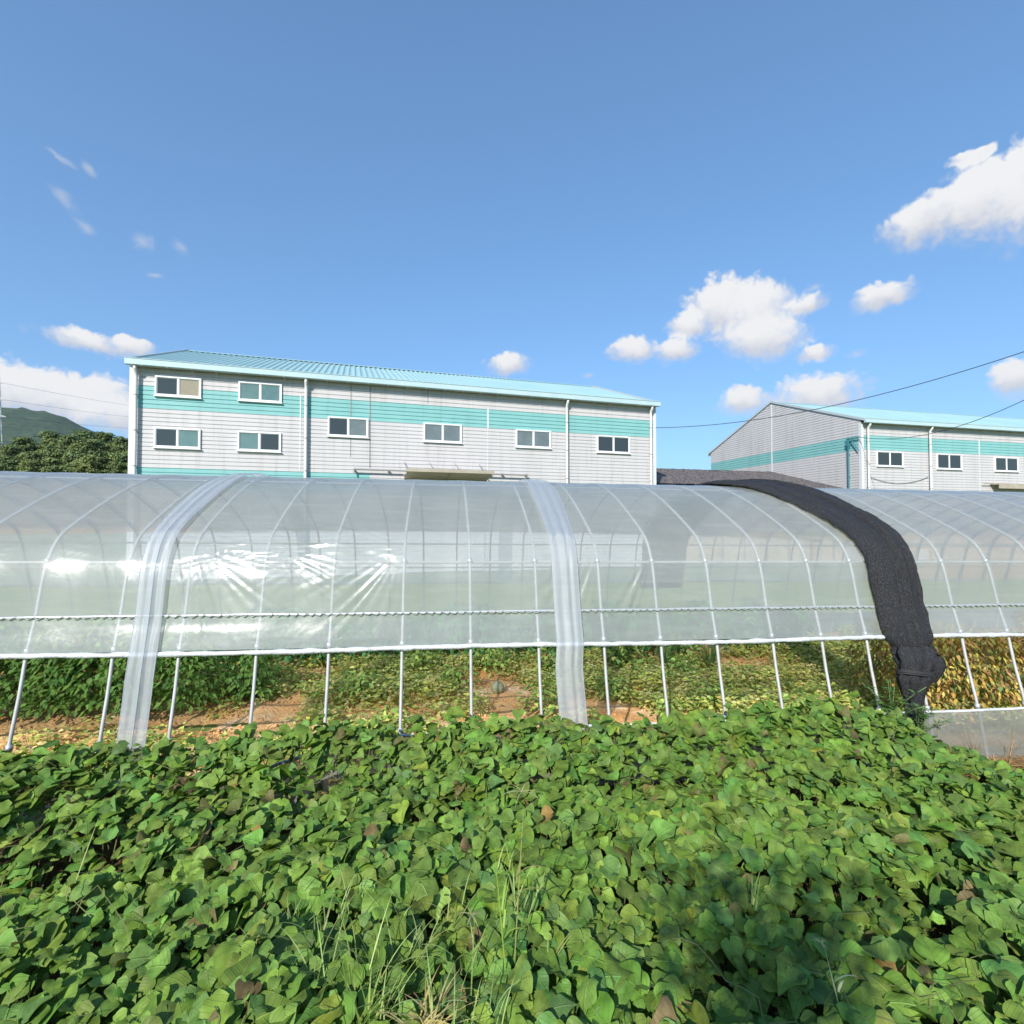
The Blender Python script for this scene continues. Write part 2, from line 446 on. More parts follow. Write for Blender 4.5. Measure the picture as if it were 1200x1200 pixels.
# the film itself, sagging between hoops and puckered where it is pulled tight
sf = np.concatenate([np.arange(S0, -5.2, .1), np.arange(-5.2, 7.2, .0165), np.arange(7.2, S1, .1)])
sf = np.unique(np.concatenate([sf, hs]))
tf = np.concatenate([np.arange(T_BAR, t_of_w(1.0), .017), np.arange(t_of_w(1.0), LT - T_BAR, .09), [LT - T_BAR]])
SS, TT = np.meshgrid(sf, tf, indexing='ij')
hidx = np.clip(np.searchsorted(hs, SS, side='right') - 1, 0, len(hs) - 2)
ha = np.array(hs)[hidx]; hb = np.array(hs)[hidx + 1]
fr = np.clip((SS - ha) / (hb - ha), 0, 1)
w, z, nw, nz = prof_at(TT)
tp = T_PURL + .13
curved = np.exp(-((TT - tp - .1) / .5) ** 2)
D = .019 - (.006 + .010 * curved) * np.sin(np.pi * fr) ** 2 * (1 + .3 * vnoise(SS * .8, TT * .3, 5, 1))
def fan(s0, t0, phi, spread, A, Nn, L=.32, seed=0):
    ds = SS - s0; dt = TT - t0
    r = np.hypot(ds, dt) + 1e-6; th = np.arctan2(dt, ds)
    d = (th - phi + np.pi) % (2 * np.pi) - np.pi
    env = np.exp(-(r / (L * 1.5)) ** 2) * (.15 + r / .2) * (.65 + .35 * np.sin(th * 13 + seed)) * np.exp(-(d / spread) ** 2) * np.clip(r / .12, 0, 1)
    ph = .9 * vnoise(th * 7 + seed, r * .7, 20 + seed, 1)
    return A * .30 * env * np.sin(Nn * 1.5 * d + ph * 4 + seed)
sp = [(-3.763, 0, .38, .012, 34), (-3.763, math.pi, .35, .010, 30), (-4.33, 0, .4, .012, 30), (-4.33, math.pi, .4, .02, 30),
      (-2.672, -.15, .55, .024, 26), (-2.672, -1.3, .55, .013, 30), (-2.089, 0, .35, .020, 30), (-2.089, math.pi, .35, .018, 30), (-2.089, -.6, .3, .018, 30),
      (-1.525, math.pi, .4, .022, 30), (-1.525, 0, .45, .022, 28), (-.933, math.pi, .55, .022, 24), (-.933, -2.5, .5, .016, 28),
      (-.356, math.pi, .3, .006, 24), (.234, -2.3, .4, .010, 22), (.822, -2.25, .45, .022, 22), (1.350, -2.0, .35, .020, 20), (1.885, -2.0, .4, .006, 20)]
for i, (s0, phi, spd, A, Nn) in enumerate(sp):
    D = D + fan(s0, tp, phi, spd, A, Nn, .34 if A > .012 else .2, i)
# small pulls at the fixing rail and general slackness
for s0 in np.arange(-5, 7, .31):
    s0 = s0 + rng.uniform(-.1, .1)
    D = D + fan(s0, T_RAIL - .01, -1.57 + rng.uniform(-.5, .5), .7, rng.uniform(.001, .004), 18, .14, int(abs(s0 * 10)))
    D = D + fan(s0, T_RAIL + .01, 1.57 + rng.uniform(-.5, .5), .6, rng.uniform(.001, .003), 18, .18, int(abs(s0 * 10)) + 3)
low = TT < T_RAIL
D = D + np.where(low, .0016 * vnoise(SS * .8, TT * 16, 8, 2) * np.clip((T_RAIL - TT) / .05, 0, 1), .0022 * vnoise(SS * 5, TT * 3, 9, 2))
W_ = w + nw * D; Z_ = z + nz * D
V = np.stack([SS * GC - W_ * GS, 4.46 + SS * GS + W_ * GC, Z_ + SLOPE * SS], -1).reshape(-1, 3) - np.array(gh_off)
mesh_np('film_cover', V, grid_faces(len(sf), len(tf)), M['film'], gh)
def skirt_h(a): return np.interp(a, [-2.6, -1.6, -1.1], [.30, .82, 1.0]) + .02 * vnoise(a * 1.5, a * 0, 33, 2)
# skirts of film along both feet, each with a rail at its top
for sgn in (1, -1):
    ss = np.arange(S0, S1, .05); tt = np.linspace(t_of_z(-.05), T_SK, 12)
    A, B = np.meshgrid(ss, tt, indexing='ij')
    B = t_of_z(-.05) + (B - t_of_z(-.05)) * skirt_h(A)
    w, z, nw, nz = prof_at(B if sgn == 1 else LT - B)
    d = .022 + .012 * vnoise(A * 2.2, B * 3, 31, 3)
    w = w + nw * d; z = z + nz * d
    V = np.stack([A * GC - w * GS, 4.46 + A * GS + w * GC, z + SLOPE * A], -1).reshape(-1, 3) - np.array(gh_off)
    sk = mesh_np('skirt_film', V, grid_faces(len(ss), len(tt)), M['skirt'], gh)
    mb = MB(); n = 200; pts = []
    for i in range(n + 1):
        q = S0 + (S1 - S0) * i / n; tq = t_of_z(-.05) + (T_SK - t_of_z(-.05)) * float(skirt_h(np.array(q)))
        w, z, nw, nz = prof_at(tq if sgn == 1 else LT - tq)
        pts.append(GL(q, w + nw * .024, z + random.uniform(-.003, .003)))
    mb.tube(pts, .014, 6)
    mb.build('skirt_rail', M['roll'], sk, True)

# two hanging strips of doubled film
def strip(s_c, wid, seed, label):
    root = empty('film_strip', G(s_c, 0, 0))
    tag(root, label, 'plastic strip', 'folded film strips laid over the greenhouse')
    tt = np.concatenate([np.arange(t_of_z(.10), t_of_w(1.2), .025), np.arange(t_of_w(1.2), LT - T_BAR, .1)])
    uu = np.linspace(-1, 1, 22)
    A, B = np.meshgrid(tt, uu, indexing='ij')
    w, z, nw, nz = prof_at(A)
    below = np.clip((T_BAR - A) / .2, 0, 1)
    d = .05 + .018 * below + .010 * np.exp(-((B - .15) / .12) ** 2) * np.clip((2.6 - A) / .5, .15, 1) + .004 * np.sin(B * 9 + seed) + .006 * vnoise(A * 3 + seed, B * 2.2 + 5, 40 + seed, 2)
    d = d + .006 * vnoise(A * 22, B * .6 + 9, 44 + seed, 1) * np.exp(-((A - T_PURL - .35) / .28) ** 2)
    wd = wid * (1 + .25 * np.exp(-((A - 3.3) / .7) ** 2))
    s = s_c + B * wd / 2 + .02 * np.sin(A * 1.4 + seed) - .03 * below * (seed - 1)
    w = w + nw * d; z = z + nz * d
    V = np.stack([s * GC - w * GS, 4.46 + s * GS + w * GC, z + SLOPE * s], -1).reshape(-1, 3) - np.array(root.location)
    mesh_np('film_sheet', V, grid_faces(len(tt), len(uu)), M['film_strip'], root)
    # the rolled edges of the strip
    for j in ((0, 21, 12) if seed == 1 else (0, 21)):
        mb = MB(); P = V.reshape(len(tt), 22, 3)[:, j]
        mb.tube([tuple(p) for p in P[::2]], .003, 5); mb.build('folded_edge', M['film_strip'], root, True)
strip(-2.92, .20, 1, 'narrow whitish film strip with a raised centre fold, towards the left end of the greenhouse')
strip(.52, .235, 2, 'wide flat whitish film strip hanging down the middle of the greenhouse')

# black shade net bundle
net = empty('shade_net', G(3.82, 0, 0))
tag(net, 'black shade net bundled into a thick roll over the greenhouse, tied at its foot', 'shade net')
t0n = t_of_z(1.0); t1n = LT - t_of_z(1.0)
tt = np.concatenate([np.arange(t0n, t_of_w(1.6), .02), np.arange(t_of_w(1.6), t1n, .06)])
uu = np.linspace(0, 2 * np.pi, 96, endpoint=False)
A, B = np.meshgrid(tt, uu, indexing='ij')
w, z, nw, nz = prof_at(A)
kx = np.array([t0n, T_BAR, T_PURL, t_of_w(.6), t_of_w(1.1), t_of_w(2.4), t_of_w(3.8), LT])
wid = np.interp(A, kx, [.38, .49, .55, .58, .68, .92, .95, .8]) * (1 + .05 * vnoise(A * 2.5, B * 0, 60, 2))
cen = np.interp(A, kx, [3.82, 3.80, 3.80, 3.79, 3.72, 3.52, 3.5, 3.5])
thk = np.interp(A, kx, [.10, .095, .09, .085, .07, .05, .05, .08])
pinch = np.clip((A - t0n) / .12, 0, 1) ** .5
cb, sb = np.cos(B), np.sin(B)
sup = np.sign(cb) * np.abs(cb) ** .75
off_s = sup * wid / 2 * (0.72 + .28 * pinch) + np.sign(cb) * .022 * np.abs(cb) * vnoise(A * 7, np.sign(cb) * 3 + 5, 69, 3)
off_d = np.where(sb > 0, np.abs(sb) ** .8, -np.abs(sb) * .18) * thk * (.6 + .4 * pinch)
crease = (-.075 * np.exp(-((off_s / (wid / 2) - .12 + .05 * vnoise(A * 1.2, A * 0, 66, 2)) / .045) ** 2) + .020 * vnoise(off_s * 24, A * .7, 67, 2) + .02 * np.exp(-((off_s / (wid / 2) - .24 + .05 * vnoise(A * 1.2, A * 0, 66, 2)) / .07) ** 2)) * (sb > 0)
lump = (.013 * vnoise(A * 2.2, off_s * 14 + 4, 61, 3) + .006 * vnoise(A * 25, off_s * 28, 62, 2)) * (sb > -.2)
d = .045 + off_d + crease + lump
s = cen + off_s + .012 * vnoise(A * 6, B, 63, 2)
w = w + nw * d; z = z + nz * d
V = np.stack([s * GC - w * GS, 4.46 + s * GS + w * GC, z + SLOPE * s], -1).reshape(-1, 3) - np.array(net.location)
nt_, nu_ = len(tt), len(uu)
F = grid_faces(nt_, nu_)
i = np.arange(nt_ - 1) * nu_
F = np.vstack([F, np.stack([i + nu_ - 1, i + 2 * nu_ - 1, i + nu_, i], 1)])
mesh_np('net_roll', V, F, M['net'], net)
# knot and gathered foot
def blob_ring(levels, seg, seed, name, m, parent):
    Vs = []
    for li, (c, rx, ry) in enumerate(levels):
        for k in range(seg):
            a = 2 * math.pi * k / seg
            q = 1 + .22 * math.sin(a * 7 + seed + li * .5) * (.6 + .4 * math.sin(li * 1.3)) + random.uniform(-.08, .08)
            Vs.append((c[0] + rx * q * math.cos(a) * GC - ry * q * math.sin(a) * GS, c[1] + rx * q * math.cos(a) * GS + ry * q * math.sin(a) * GC, c[2]))
    V = np.array(Vs); F = grid_faces(len(levels), seg); i = np.arange(len(levels) - 1) * seg
    F = np.vstack([F, np.stack([i + seg - 1, i + 2 * seg - 1, i + seg, i], 1)])
    return mesh_np(name, V, F, m, parent)
def NL(s, w, z): return tuple(G(s, w, z) - net.location)
lv = [(NL(3.80, -.10, 1.10), .17, .08), (NL(3.80, -.12, 1.05), .19, .10), (NL(3.79, -.14, .98), .18, .10), (NL(3.78, -.155, .92), .165, .09), (NL(3.76, -.16, .87), .15, .085), (NL(3.75, -.17, .83), .17, .09), (NL(3.74, -.17, .77), .13, .08), (NL(3.73, -.17, .68), .105, .06), (NL(3.72, -.18, .58), .09, .05), (NL(3.72, -.19, .45), .08, .045), (NL(3.72, -.19, .3), .06, .04)]
blob_ring(lv, 40, 1, 'gathered_foot', M['net'], net)
lv = [(NL(3.93, -.15, 1.02), .09, .07), (NL(3.955, -.18, .95), .085, .07), (NL(3.95, -.19, .88), .065, .055), (NL(3.93, -.19, .82), .045, .04), (NL(3.925, -.19, .77), .02, .02)]
blob_ring(lv, 22, 4, 'loose_end', M['net'], net)
mb = MB()
for zz in (.86, .875, .885):
    mb.tube([NL(3.755 + .165 * math.cos(a), -.165 + .10 * math.sin(a), zz + .012 * math.sin(a * 2)) for a in np.linspace(0, 2 * math.pi, 25)], .008, 6)
mb.build('tie_cord', M['cord'], net, True)

# ------------------------------------------------------------------ ground
mb = MB(); mb.add([(-6000, -3000, -.012), (6000, -3000, -.012), (6000, 9000, -.012), (-6000, 9000, -.012)], [(0, 1, 2, 3)])
tag(mb.build('ground', M['ground']), kind='structure')
def heightfield(name, s0, s1, w0, w1, step, fn, m, ingh=True):
    a = np.arange(s0, s1, step); b = np.arange(w0, w1, step)
    A, B = np.meshgrid(a, b, indexing='ij'); Z = fn(A, B)
    if ingh: V = np.stack([A * GC - B * GS, 4.46 + A * GS + B * GC, Z], -1)
    else: V = np.stack([A, B, Z], -1)
    return mesh_np(name, V.reshape(-1, 3), grid_faces(len(a), len(b)), m)
def soil_z(A, B):
    return .035 + .03 * np.cos(B * 2 * np.pi / 1.15 + .6) + .035 * vnoise(A * 2.5, B * 2.5, 70, 3) + .030 * vnoise(A * 9, B * 9, 71, 3)
tag(heightfield('greenhouse_soil', S0, S1, -.12, 5.1, .05, soil_z, M['soil_in']), kind='structure')
tag(heightfield('field_soil', -9, 10, -1.5, 4.4, .06, lambda A, B: .012 + .02 * vnoise(A * 4, B * 4, 72, 3) + .02, M['soil_field'], False), kind='structure')

# ------------------------------------------------------------------ leaf field
def heart(fold, curl, wave, ph, lobe=0.0, fine=False):
    rows = [(-.12, .20), (-.04, .42), (.08, .52 + .05 * lobe), (.24, .55 + .10 * lobe), (.40, .47 - .10 * lobe), (.57, .35 - .07 * lobe), (.76, .20), (.92, .075), (1.0, .004)]
    if fine:
        q = catmull(rows, 2); q[:, 1] = np.maximum(q[:, 1], .003); rows = [tuple(a) for a in q]
    V = []; UV = []
    for ri, (y, hw) in enumerate(rows):
        for c in (-1, -.5, 0, .5, 1):
            yy = y
            if fine and ri == 1 and abs(c) != 1: yy = {0: .02}.get(c, -.10)
            if ri == 0: yy = {-1: -.13, -.5: -.17, 0: .0, .5: -.17, 1: -.13}[c]
            x = c * hw * (1 + .035 * math.sin(yy * 9 + ph))
            zz = fold * abs(x) - curl * (max(0, yy) ** 2) - .30 * x * x + wave * math.sin(yy * 9 + ph + c * 1.6) * abs(c)
            V.append((x, yy - .25, zz)); UV.append((x, yy))
    return np.array(V), np.array(UV), grid_faces(len(rows), 5)
LP = [(random.uniform(-.3, .75), random.uniform(.1, .7), random.uniform(.03, .085), random.uniform(0, 6), random.choice((-.5, -.3, 0, 0, .4))) for _ in range(14)]
TEMPL = [heart(*q) for q in LP]; FINE = [heart(*q, fine=True) for q in LP]
TW = [heart(random.uniform(.7, 1.3), random.uniform(.5, 1.1), .10, random.uniform(0, 6)) for _ in range(4)]

def canopy(X, Y):
    s, w = toG(X, Y)
    h = .46 + .075 * vnoise(X * 1.1, Y * 1.3, 80, 2) + .05 * vnoise(X * 3.1, Y * 3.1, 81, 2)
    near = np.clip((w + 1.5) / 1.1, 0, 1)
    edge = np.interp(X, [-4.5, -3.2, -2.0, -.6, .5, 2.0, 2.9, 3.6, 4.6], [.19, .22, .23, .25, .20, .22, .35, .02, -.06])
    return h + near * near * edge
def border(X):   # how close to the greenhouse the vines come (w)
    return np.interp(X, [-5, -3.4, -2.4, 0, 2.6, 3.3, 3.9, 5.5], [-.40, -.36, -.33, -.32, -.32, -.42, -1.25, -1.6])
n_try = 55000
X = rng.uniform(-8.5, 8.5, n_try); Y = rng.uniform(.35, 5.2, n_try)
s_, w_ = toG(X, Y)
bd = border(X) + .08 * vnoise(X * 3, X * 0, 83, 2)
keep = (w_ < bd) & (np.abs(X) < 1.35 * Y + 1.6)
X, Y, w_, bd = X[keep], Y[keep], w_[keep], bd[keep]
n = len(X)
depth = rng.exponential(.070, n) - .02; depth[depth > .34] = .34
gap = vnoise(X * 2.2 + 9, Y * 2.6, 84, 2)
depth += np.clip(gap - .15, 0, 1) * .26 * np.clip((bd - w_) / .5, 0, 1)
Zc = canopy(X, Y) - depth
fall = np.clip((w_ - bd + .18) / .18, 0, 1)
Zc = Zc - fall * rng.uniform(0, .35, n) * Zc
size = rng.normal(.082, .022, n).clip(.035, .14) * (1 - .25 * np.clip(depth / .2, 0, 1)) * np.where(rng.random(n) < .06, 1.25, 1.0)
# colour of each leaf
pick = rng.random(n)
base = np.array([.146, .244, .040]) * np.exp(rng.normal(0, .19, n))[:, None]
base[:, 0] *= np.exp(rng.normal(0, .12, n)); base[:, 2] *= np.exp(rng.normal(.0, .15, n))
blu = pick < .30; base[blu] = base[blu] * np.array([.82, .90, 1.12])
yel = (pick > .93); base[yel] = np.array([.16, .235, .045]) * rng.uniform(.75, 1.15, yel.sum())[:, None]
patch = vnoise(X * 1.7, Y * 1.7, 86, 2)
dry = (rng.random(n) < .017 + .03 * (patch > .45)); base[dry] = np.array([.19, .135, .06]) * rng.uniform(.55, 1.3, (int(dry.sum()), 1)) * np.array([1, 1, 1]) + rng.random((int(dry.sum()), 1)) * np.array([-.03, .03, -.01])
org = (rng.random(n) < .003); base[org] = np.array([.30, .19, .06])
Vs, Fs, Cs, Us = [], [], [], []; base_i = 0
az = rng.uniform(0, 2 * np.pi, n)
NR = np.stack([rng.normal(-.08, .30, n), rng.normal(-.26, .31, n), np.ones(n)], 1); NR /= np.linalg.norm(NR, axis=1)[:, None]
TP = np.stack([np.cos(az), np.sin(az), np.zeros(n)], 1); TP -= NR * (NR * TP).sum(1)[:, None]; TP /= np.linalg.norm(TP, axis=1)[:, None]
SDV = np.cross(TP, NR) * rng.uniform(.85, 1.15, n)[:, None]
PO = np.stack([X, Y, Zc], 1)
tid = rng.integers(len(TEMPL), size=n); tid[dry] = len(TEMPL) + rng.integers(len(TW), size=int(dry.sum()))
NT = len(TEMPL) + len(TW); nearleaf = (tid < len(TEMPL)) & (Y < 2.75); tid[nearleaf] += NT
for t_, (tv, tu, tfc) in enumerate(TEMPL + TW + FINE):
    ix = np.nonzero(tid == t_)[0]
    if not len(ix): continue
    P = tv[None, :, 0:1] * SDV[ix, None] + tv[None, :, 1:2] * TP[ix, None] + tv[None, :, 2:3] * NR[ix, None]
    P = P * size[ix, None, None] + PO[ix, None]
    k_ = len(tv)
    Vs.append(P.reshape(-1, 3)); Fs.append((tfc[None] + (np.arange(len(ix)) * k_)[:, None, None]).reshape(-1, 4) + base_i)
    Cs.append(np.repeat(base[ix], k_, 0)); Us.append(np.tile(tu, (len(ix), 1))); base_i += k_ * len(ix)
field = mesh_np('vine_leaves', np.vstack(Vs), np.vstack(Fs), M['leaf'], col=np.vstack(Cs), uv=np.vstack(Us))
tag(field, 'dense low green heart-leaved vine crop filling the field before the greenhouse', 'vine crop', kind='stuff')
# leaf stalks under the leaves
mb_v, mb_f = [], []; c = 0
for i in range(0, n, 5):
    p = np.array([X[i], Y[i], Zc[i] - .005]); q = p + np.array([rng.normal(0, .05), rng.normal(0, .05), -rng.uniform(.12, .25)])
    m_ = (p + q) / 2 + np.array([rng.normal(0, .02), rng.normal(0, .02), 0])
    sd = np.array([.0022, .0012, 0])
    for a in (p, m_, q): mb_v += [a - sd, a + sd]
    mb_f += [[c, c + 1, c + 3, c + 2], [c + 2, c + 3, c + 5, c + 4]]; c += 6
for _ in range(110):
    x0, y0 = rng.uniform(-4.5, 4.5), rng.uniform(1.2, 3.9); a = rng.uniform(0, 6.28); L_ = rng.uniform(.3, .8); kk = 9
    for j in range(kk):
        xx = x0 + math.cos(a) * L_ * j / kk; yy = y0 + math.sin(a) * L_ * j / kk; a += rng.normal(0, .22)
        zz = float(canopy(np.array(xx), np.array(yy))) + .015 + .012 * math.sin(j * 1.3)
        if toG(xx, yy)[1] > -.5: zz -= .3
        nx, ny = -math.sin(a) * .0026, math.cos(a) * .0026
        mb_v += [np.array([xx - nx, yy - ny, zz]), np.array([xx + nx, yy + ny, zz + .001])]
        if j: mb_f.append([c - 2, c - 1, c + 1, c])
        c += 2
st = mesh_np('vine_stalks', np.array(mb_v), np.array(mb_f), M['leaf_small'], col=np.repeat(np.array([[.20, .21, .08]]), len(mb_v), 0))
tag(st, 'thin pale leaf stalks of the low vine crop under its leaves', 'vine stalks', kind='stuff')

# ------------------------------------------------------------------ blades, leaflets
class Bl:
    """blades and small leaves gathered with a colour each"""
    def __init__(self): self.V, self.F, self.C, self.n = [], [], [], 0
    def blade(self, p, d, L, wd, droop, col, seg=5, side=None):
        p = np.array(p, float); d = np.array(d, float); d /= np.linalg.norm(d)
        sd = np.cross(d, [0, 0, 1]) if side is None else np.array(side, float)
        if np.linalg.norm(sd) < 1e-3: sd = np.array([1., 0, 0])
        sd /= np.linalg.norm(sd)
        hz = np.array([d[0], d[1], 0]); l = np.linalg.norm(hz); hz = hz / l if l > 1e-3 else np.array([1., 0, 0])
        for k in range(seg + 1):
            t = k / seg
            q = p + d * L * t + (hz * .3 - np.array([0, 0, 1])) * droop * L * t * t
            w = wd * (1 - t ** 1.6) * (.55 + 1.2 * min(t, .4)) + .0004
            self.V += [q - sd * w / 2, q + sd * w / 2]
            self.C += [col, col]
            if k: a = self.n + 2 * k; self.F.append([a - 2, a - 1, a + 1, a])
        self.n += 2 * (seg + 1)
    def leaf(self, p, tip, nrm, L, wd, col, fold=.2):
        tip = np.array(tip, float); tip /= np.linalg.norm(tip); nrm = np.array(nrm, float); sd = np.cross(tip, nrm); sd /= np.linalg.norm(sd) + 1e-9
        nrm = np.cross(sd, tip); p = np.array(p, float)
        a = self.n
        self.V += [p, p + tip * L * .4 - sd * wd / 2 + nrm * fold * wd, p + tip * L * .45, p + tip * L * .4 + sd * wd / 2 + nrm * fold * wd, p + tip * L - nrm * fold * L * .5]
        self.C += [col] * 5
        self.F += [[a, a + 1, a + 2, a + 3]] if False else [[a, a + 2, a + 4, a + 1], [a, a + 3, a + 4, a + 2]]
        self.n += 5
    def build(self, name, m, parent=None):
        return mesh_np(name, np.array(self.V), np.array(self.F), m, parent, smooth=True, col=np.array(self.C))

def jit(c, s=.2):
    return np.array(c) * math.exp(random.gauss(0, s)) * np.array([math.exp(random.gauss(0, .1)), 1, math.exp(random.gauss(0, .1))])

# weeds on the greenhouse floor
b = Bl()
for _ in range(42000):
    s = random.uniform(-5.5, 9); w = random.uniform(-.1, 5.0)
    dn = float(vnoise(np.array(s * .9), np.array(w * 1.3), 90, 2)) * 2.0 + .56 - (.9 if s < -2.2 and w > .8 else 0) * (1 if w < 2.2 else .2) + (.2 if s > .6 else 0)
    if random.random() > dn * 1.8: continue
    z = float(soil_z(np.array(s), np.array(w)))
    P = G(s, w, 0); P.z = z
    g = random.random()
    col = jit((.46, .50, .13) if g < .5 else ((.25, .36, .09) if g < .74 else (.56, .50, .22)))
    if random.random() < .4:
        for _k in range(3):
            a = random.uniform(0, 6.28); b.blade((P.x, P.y, z), (math.cos(a) * .6, math.sin(a) * .6, 1), random.uniform(.08, .26), .008, random.uniform(.1, .5), col, 4)
    else:
        for _k in range(5):
            a = random.uniform(0, 6.28); h = random.uniform(.02, .17)
            b.leaf((P.x + random.uniform(-.06, .06), P.y + random.uniform(-.06, .06), z + h), (math.cos(a), math.sin(a), random.uniform(-.3, .3)), (random.gauss(0, .3), random.gauss(-.3, .3), 1), random.uniform(.04, .085), random.uniform(.025, .05), col)
tag(b.build('floor_weeds', M['leaf_small']), 'yellow-green weeds and grass growing over the greenhouse floor', 'weeds', kind='stuff')

cv, cf = [], []
oc = np.array([[1, 0, 0], [-1, 0, 0], [0, 1, 0], [0, -1, 0], [0, 0, 1], [0, 0, -1.]])
of = [[0, 2, 4], [2, 1, 4], [1, 3, 4], [3, 0, 4], [2, 0, 5], [1, 2, 5], [3, 1, 5], [0, 3, 5]]
for _ in range(9000):
    s_q, w_q = random.uniform(-6, 8), random.uniform(0, 4.9); P = G(s_q, w_q, 0)
    q = oc * np.array([1, 1, .7]) * random.choice((.008, .012, .012, .018, .03)) * rng.uniform(.6, 1.3, (6, 1)) + np.array([P.x, P.y, float(soil_z(np.array(s_q), np.array(w_q))) + .003])
    cf += [[i_ + len(cv) for i_ in f_] for f_ in of]; cv += list(q)
tag(mesh_np('soil_clods', np.array(cv), np.array(cf), M['soil_in'], smooth=False), 'small dry orange clods strewn over the greenhouse soil', 'clods', kind='stuff')

# dry straw in front of the skirt at the right
b = Bl()
for _ in range(13000):
    Xs = random.uniform(3.3, 9.5); s, w = toG(Xs, 0); 
    sg = random.uniform(3.6, 9.5); wg = random.uniform(-1.7, -.2)
    P = G(sg, wg, 0)
    a = random.uniform(0, 6.28)
    col = jit((.50, .34, .16) if random.random() < .8 else (.36, .2, .09), .25)
    b.blade((P.x, P.y, .03), (math.cos(a), math.sin(a), random.uniform(.05, .35)), random.uniform(.10, .34), .008, .15, col, 3)
tag(b.build('dry_straw', M['leaf_small']), 'tan dry straw lying before the greenhouse skirt at the right', 'straw', kind='stuff')

# ------------------------------------------------------------------ single plants
def weed(name, X, Y, Z, label, cat, group, maker):
    r = empty(name, (X, Y, Z)); tag(r, label, cat, group)
    maker(r); return r
def stalk(r, h, lean, col, wd=.006, heads=True, nb=3):
    b = Bl()
    mb = MB(); pts = [(lean[0] * t * t, lean[1] * t * t, h * t) for t in np.linspace(0, 1, 7)]
    b2 = Bl()
    for k in range(nb):
        t = random.uniform(.15, .7); a = random.uniform(0, 6.28)
        b2.blade((lean[0] * t * t, lean[1] * t * t, h * t), (math.cos(a) * .7, math.sin(a) * .7, 1), h * random.uniform(.25, .5), .010, random.uniform(.3, .7), jit(col, .15), 6)
    b2.blade((0, 0, 0), (lean[0] + .01, lean[1], h), h, wd, .02, np.array(col), 8, side=(1, 0, 0))
    b2.build('blades', M['leaf_small'], r)
    if heads:
        b3 = Bl()
        for k in range(6):
            a = k * 1.05 + random.uniform(-.3, .3)
            b3.blade((lean[0] * .95, lean[1] * .95, h * .95), (math.cos(a), math.sin(a), random.uniform(.3, .9)), h * random.uniform(.12, .2), .007, .5, jit((.40, .36, .17), .15), 5)
        b3.build('seed_head', M['leaf_small'], r)
def grassclump(r, n, h, col, spread=.9, wd=.010):
    b = Bl()
    for k in range(n):
        a = random.uniform(0, 6.28); q = random.uniform(.2, spread)
        b.blade((random.uniform(-.04, .04), random.uniform(-.04, .04), 0), (math.cos(a) * q, math.sin(a) * q, 1), h * random.uniform(.5, 1.1), wd, random.uniform(.15, .55), jit(col, .2), 6)
    b.build('blades', M['leaf_small'], r)
GW = 'grass weeds standing in the vine field'
def atz(x, y, Y): 
    p = at(x, y, Y); return p
p = at(603, 1110, 2.05); weed('grass_weed', p.x, p.y, p.z - .05, 'tallest tan grass stalk in the middle of the vine field', 'grass', GW, lambda r: stalk(r, .66, (.03, .05), (.30, .30, .10), nb=6))
p = at(592, 1120, 2.0); weed('grass_weed', p.x, p.y, p.z - .05, 'bright green grass stalk leaning beside the tallest tan stalk', 'grass', GW, lambda r: stalk(r, .44, (-.05, .02), (.24, .36, .06), nb=3, heads=False))
p = at(552, 1150, 1.85); weed('grass_weed', p.x, p.y, p.z - .05, 'grass weed with a spread star of pale seed spikes, left of the tallest stalk', 'grass', GW, lambda r: stalk(r, .27, (.0, .03), (.22, .30, .08), nb=3))
p = at(500, 1195, 1.8); weed('grass_weed', p.x, p.y, p.z - .03, 'straw-yellow grass tuft at the bottom edge of the vine field', 'grass', GW, lambda r: grassclump(r, 50, .21, (.46, .38, .16), 2.6, .008))
p = at(425, 1200, 1.8); weed('grass_weed', p.x, p.y, p.z - .05, 'loose yellow-green grass tuft left of the straw-yellow tuft', 'grass', GW, lambda r: grassclump(r, 26, .34, (.26, .34, .08), .8, .008))
p = at(375, 1100, 2.15); weed('grass_weed', p.x, p.y, p.z - .05, 'sparse thin arching grass tuft among the leaves left of centre', 'grass', GW, lambda r: grassclump(r, 14, .34, (.25, .31, .11), .8, .006))
p = at(88, 1030, 2.5); weed('grass_weed', p.x, p.y, p.z - .02, 'single pale upright grass blade near the left edge of the field', 'grass', GW, lambda r: stalk(r, .30, (.06, .05), (.40, .44, .22), nb=1, heads=False))
p = at(985, 1180, 1.9); weed('grass_weed', p.x, p.y, p.z - .02, 'bent whitish dry stalk at the lower right of the field', 'grass', GW, lambda r: stalk(r, .22, (-.04, .05), (.42, .42, .26), nb=2))
p = at(890, 1060, 2.3); weed('grass_weed', p.x, p.y, p.z - .02, 'short light-green leafy weed between the dark leaves right of centre', 'grass', GW, lambda r: grassclump(r, 12, .20, (.26, .34, .10), .7, .010))
p = at(640, 860, 4.1); weed('grass_weed', p.x, p.y, p.z - .06, 'small green grass tuft at the foot of the wide film strip', 'grass', GW, lambda r: grassclump(r, 18, .26, (.15, .24, .06), .7, .010))
lg = 'thin pale grass weed arching over the vine leaves in the lower middle'
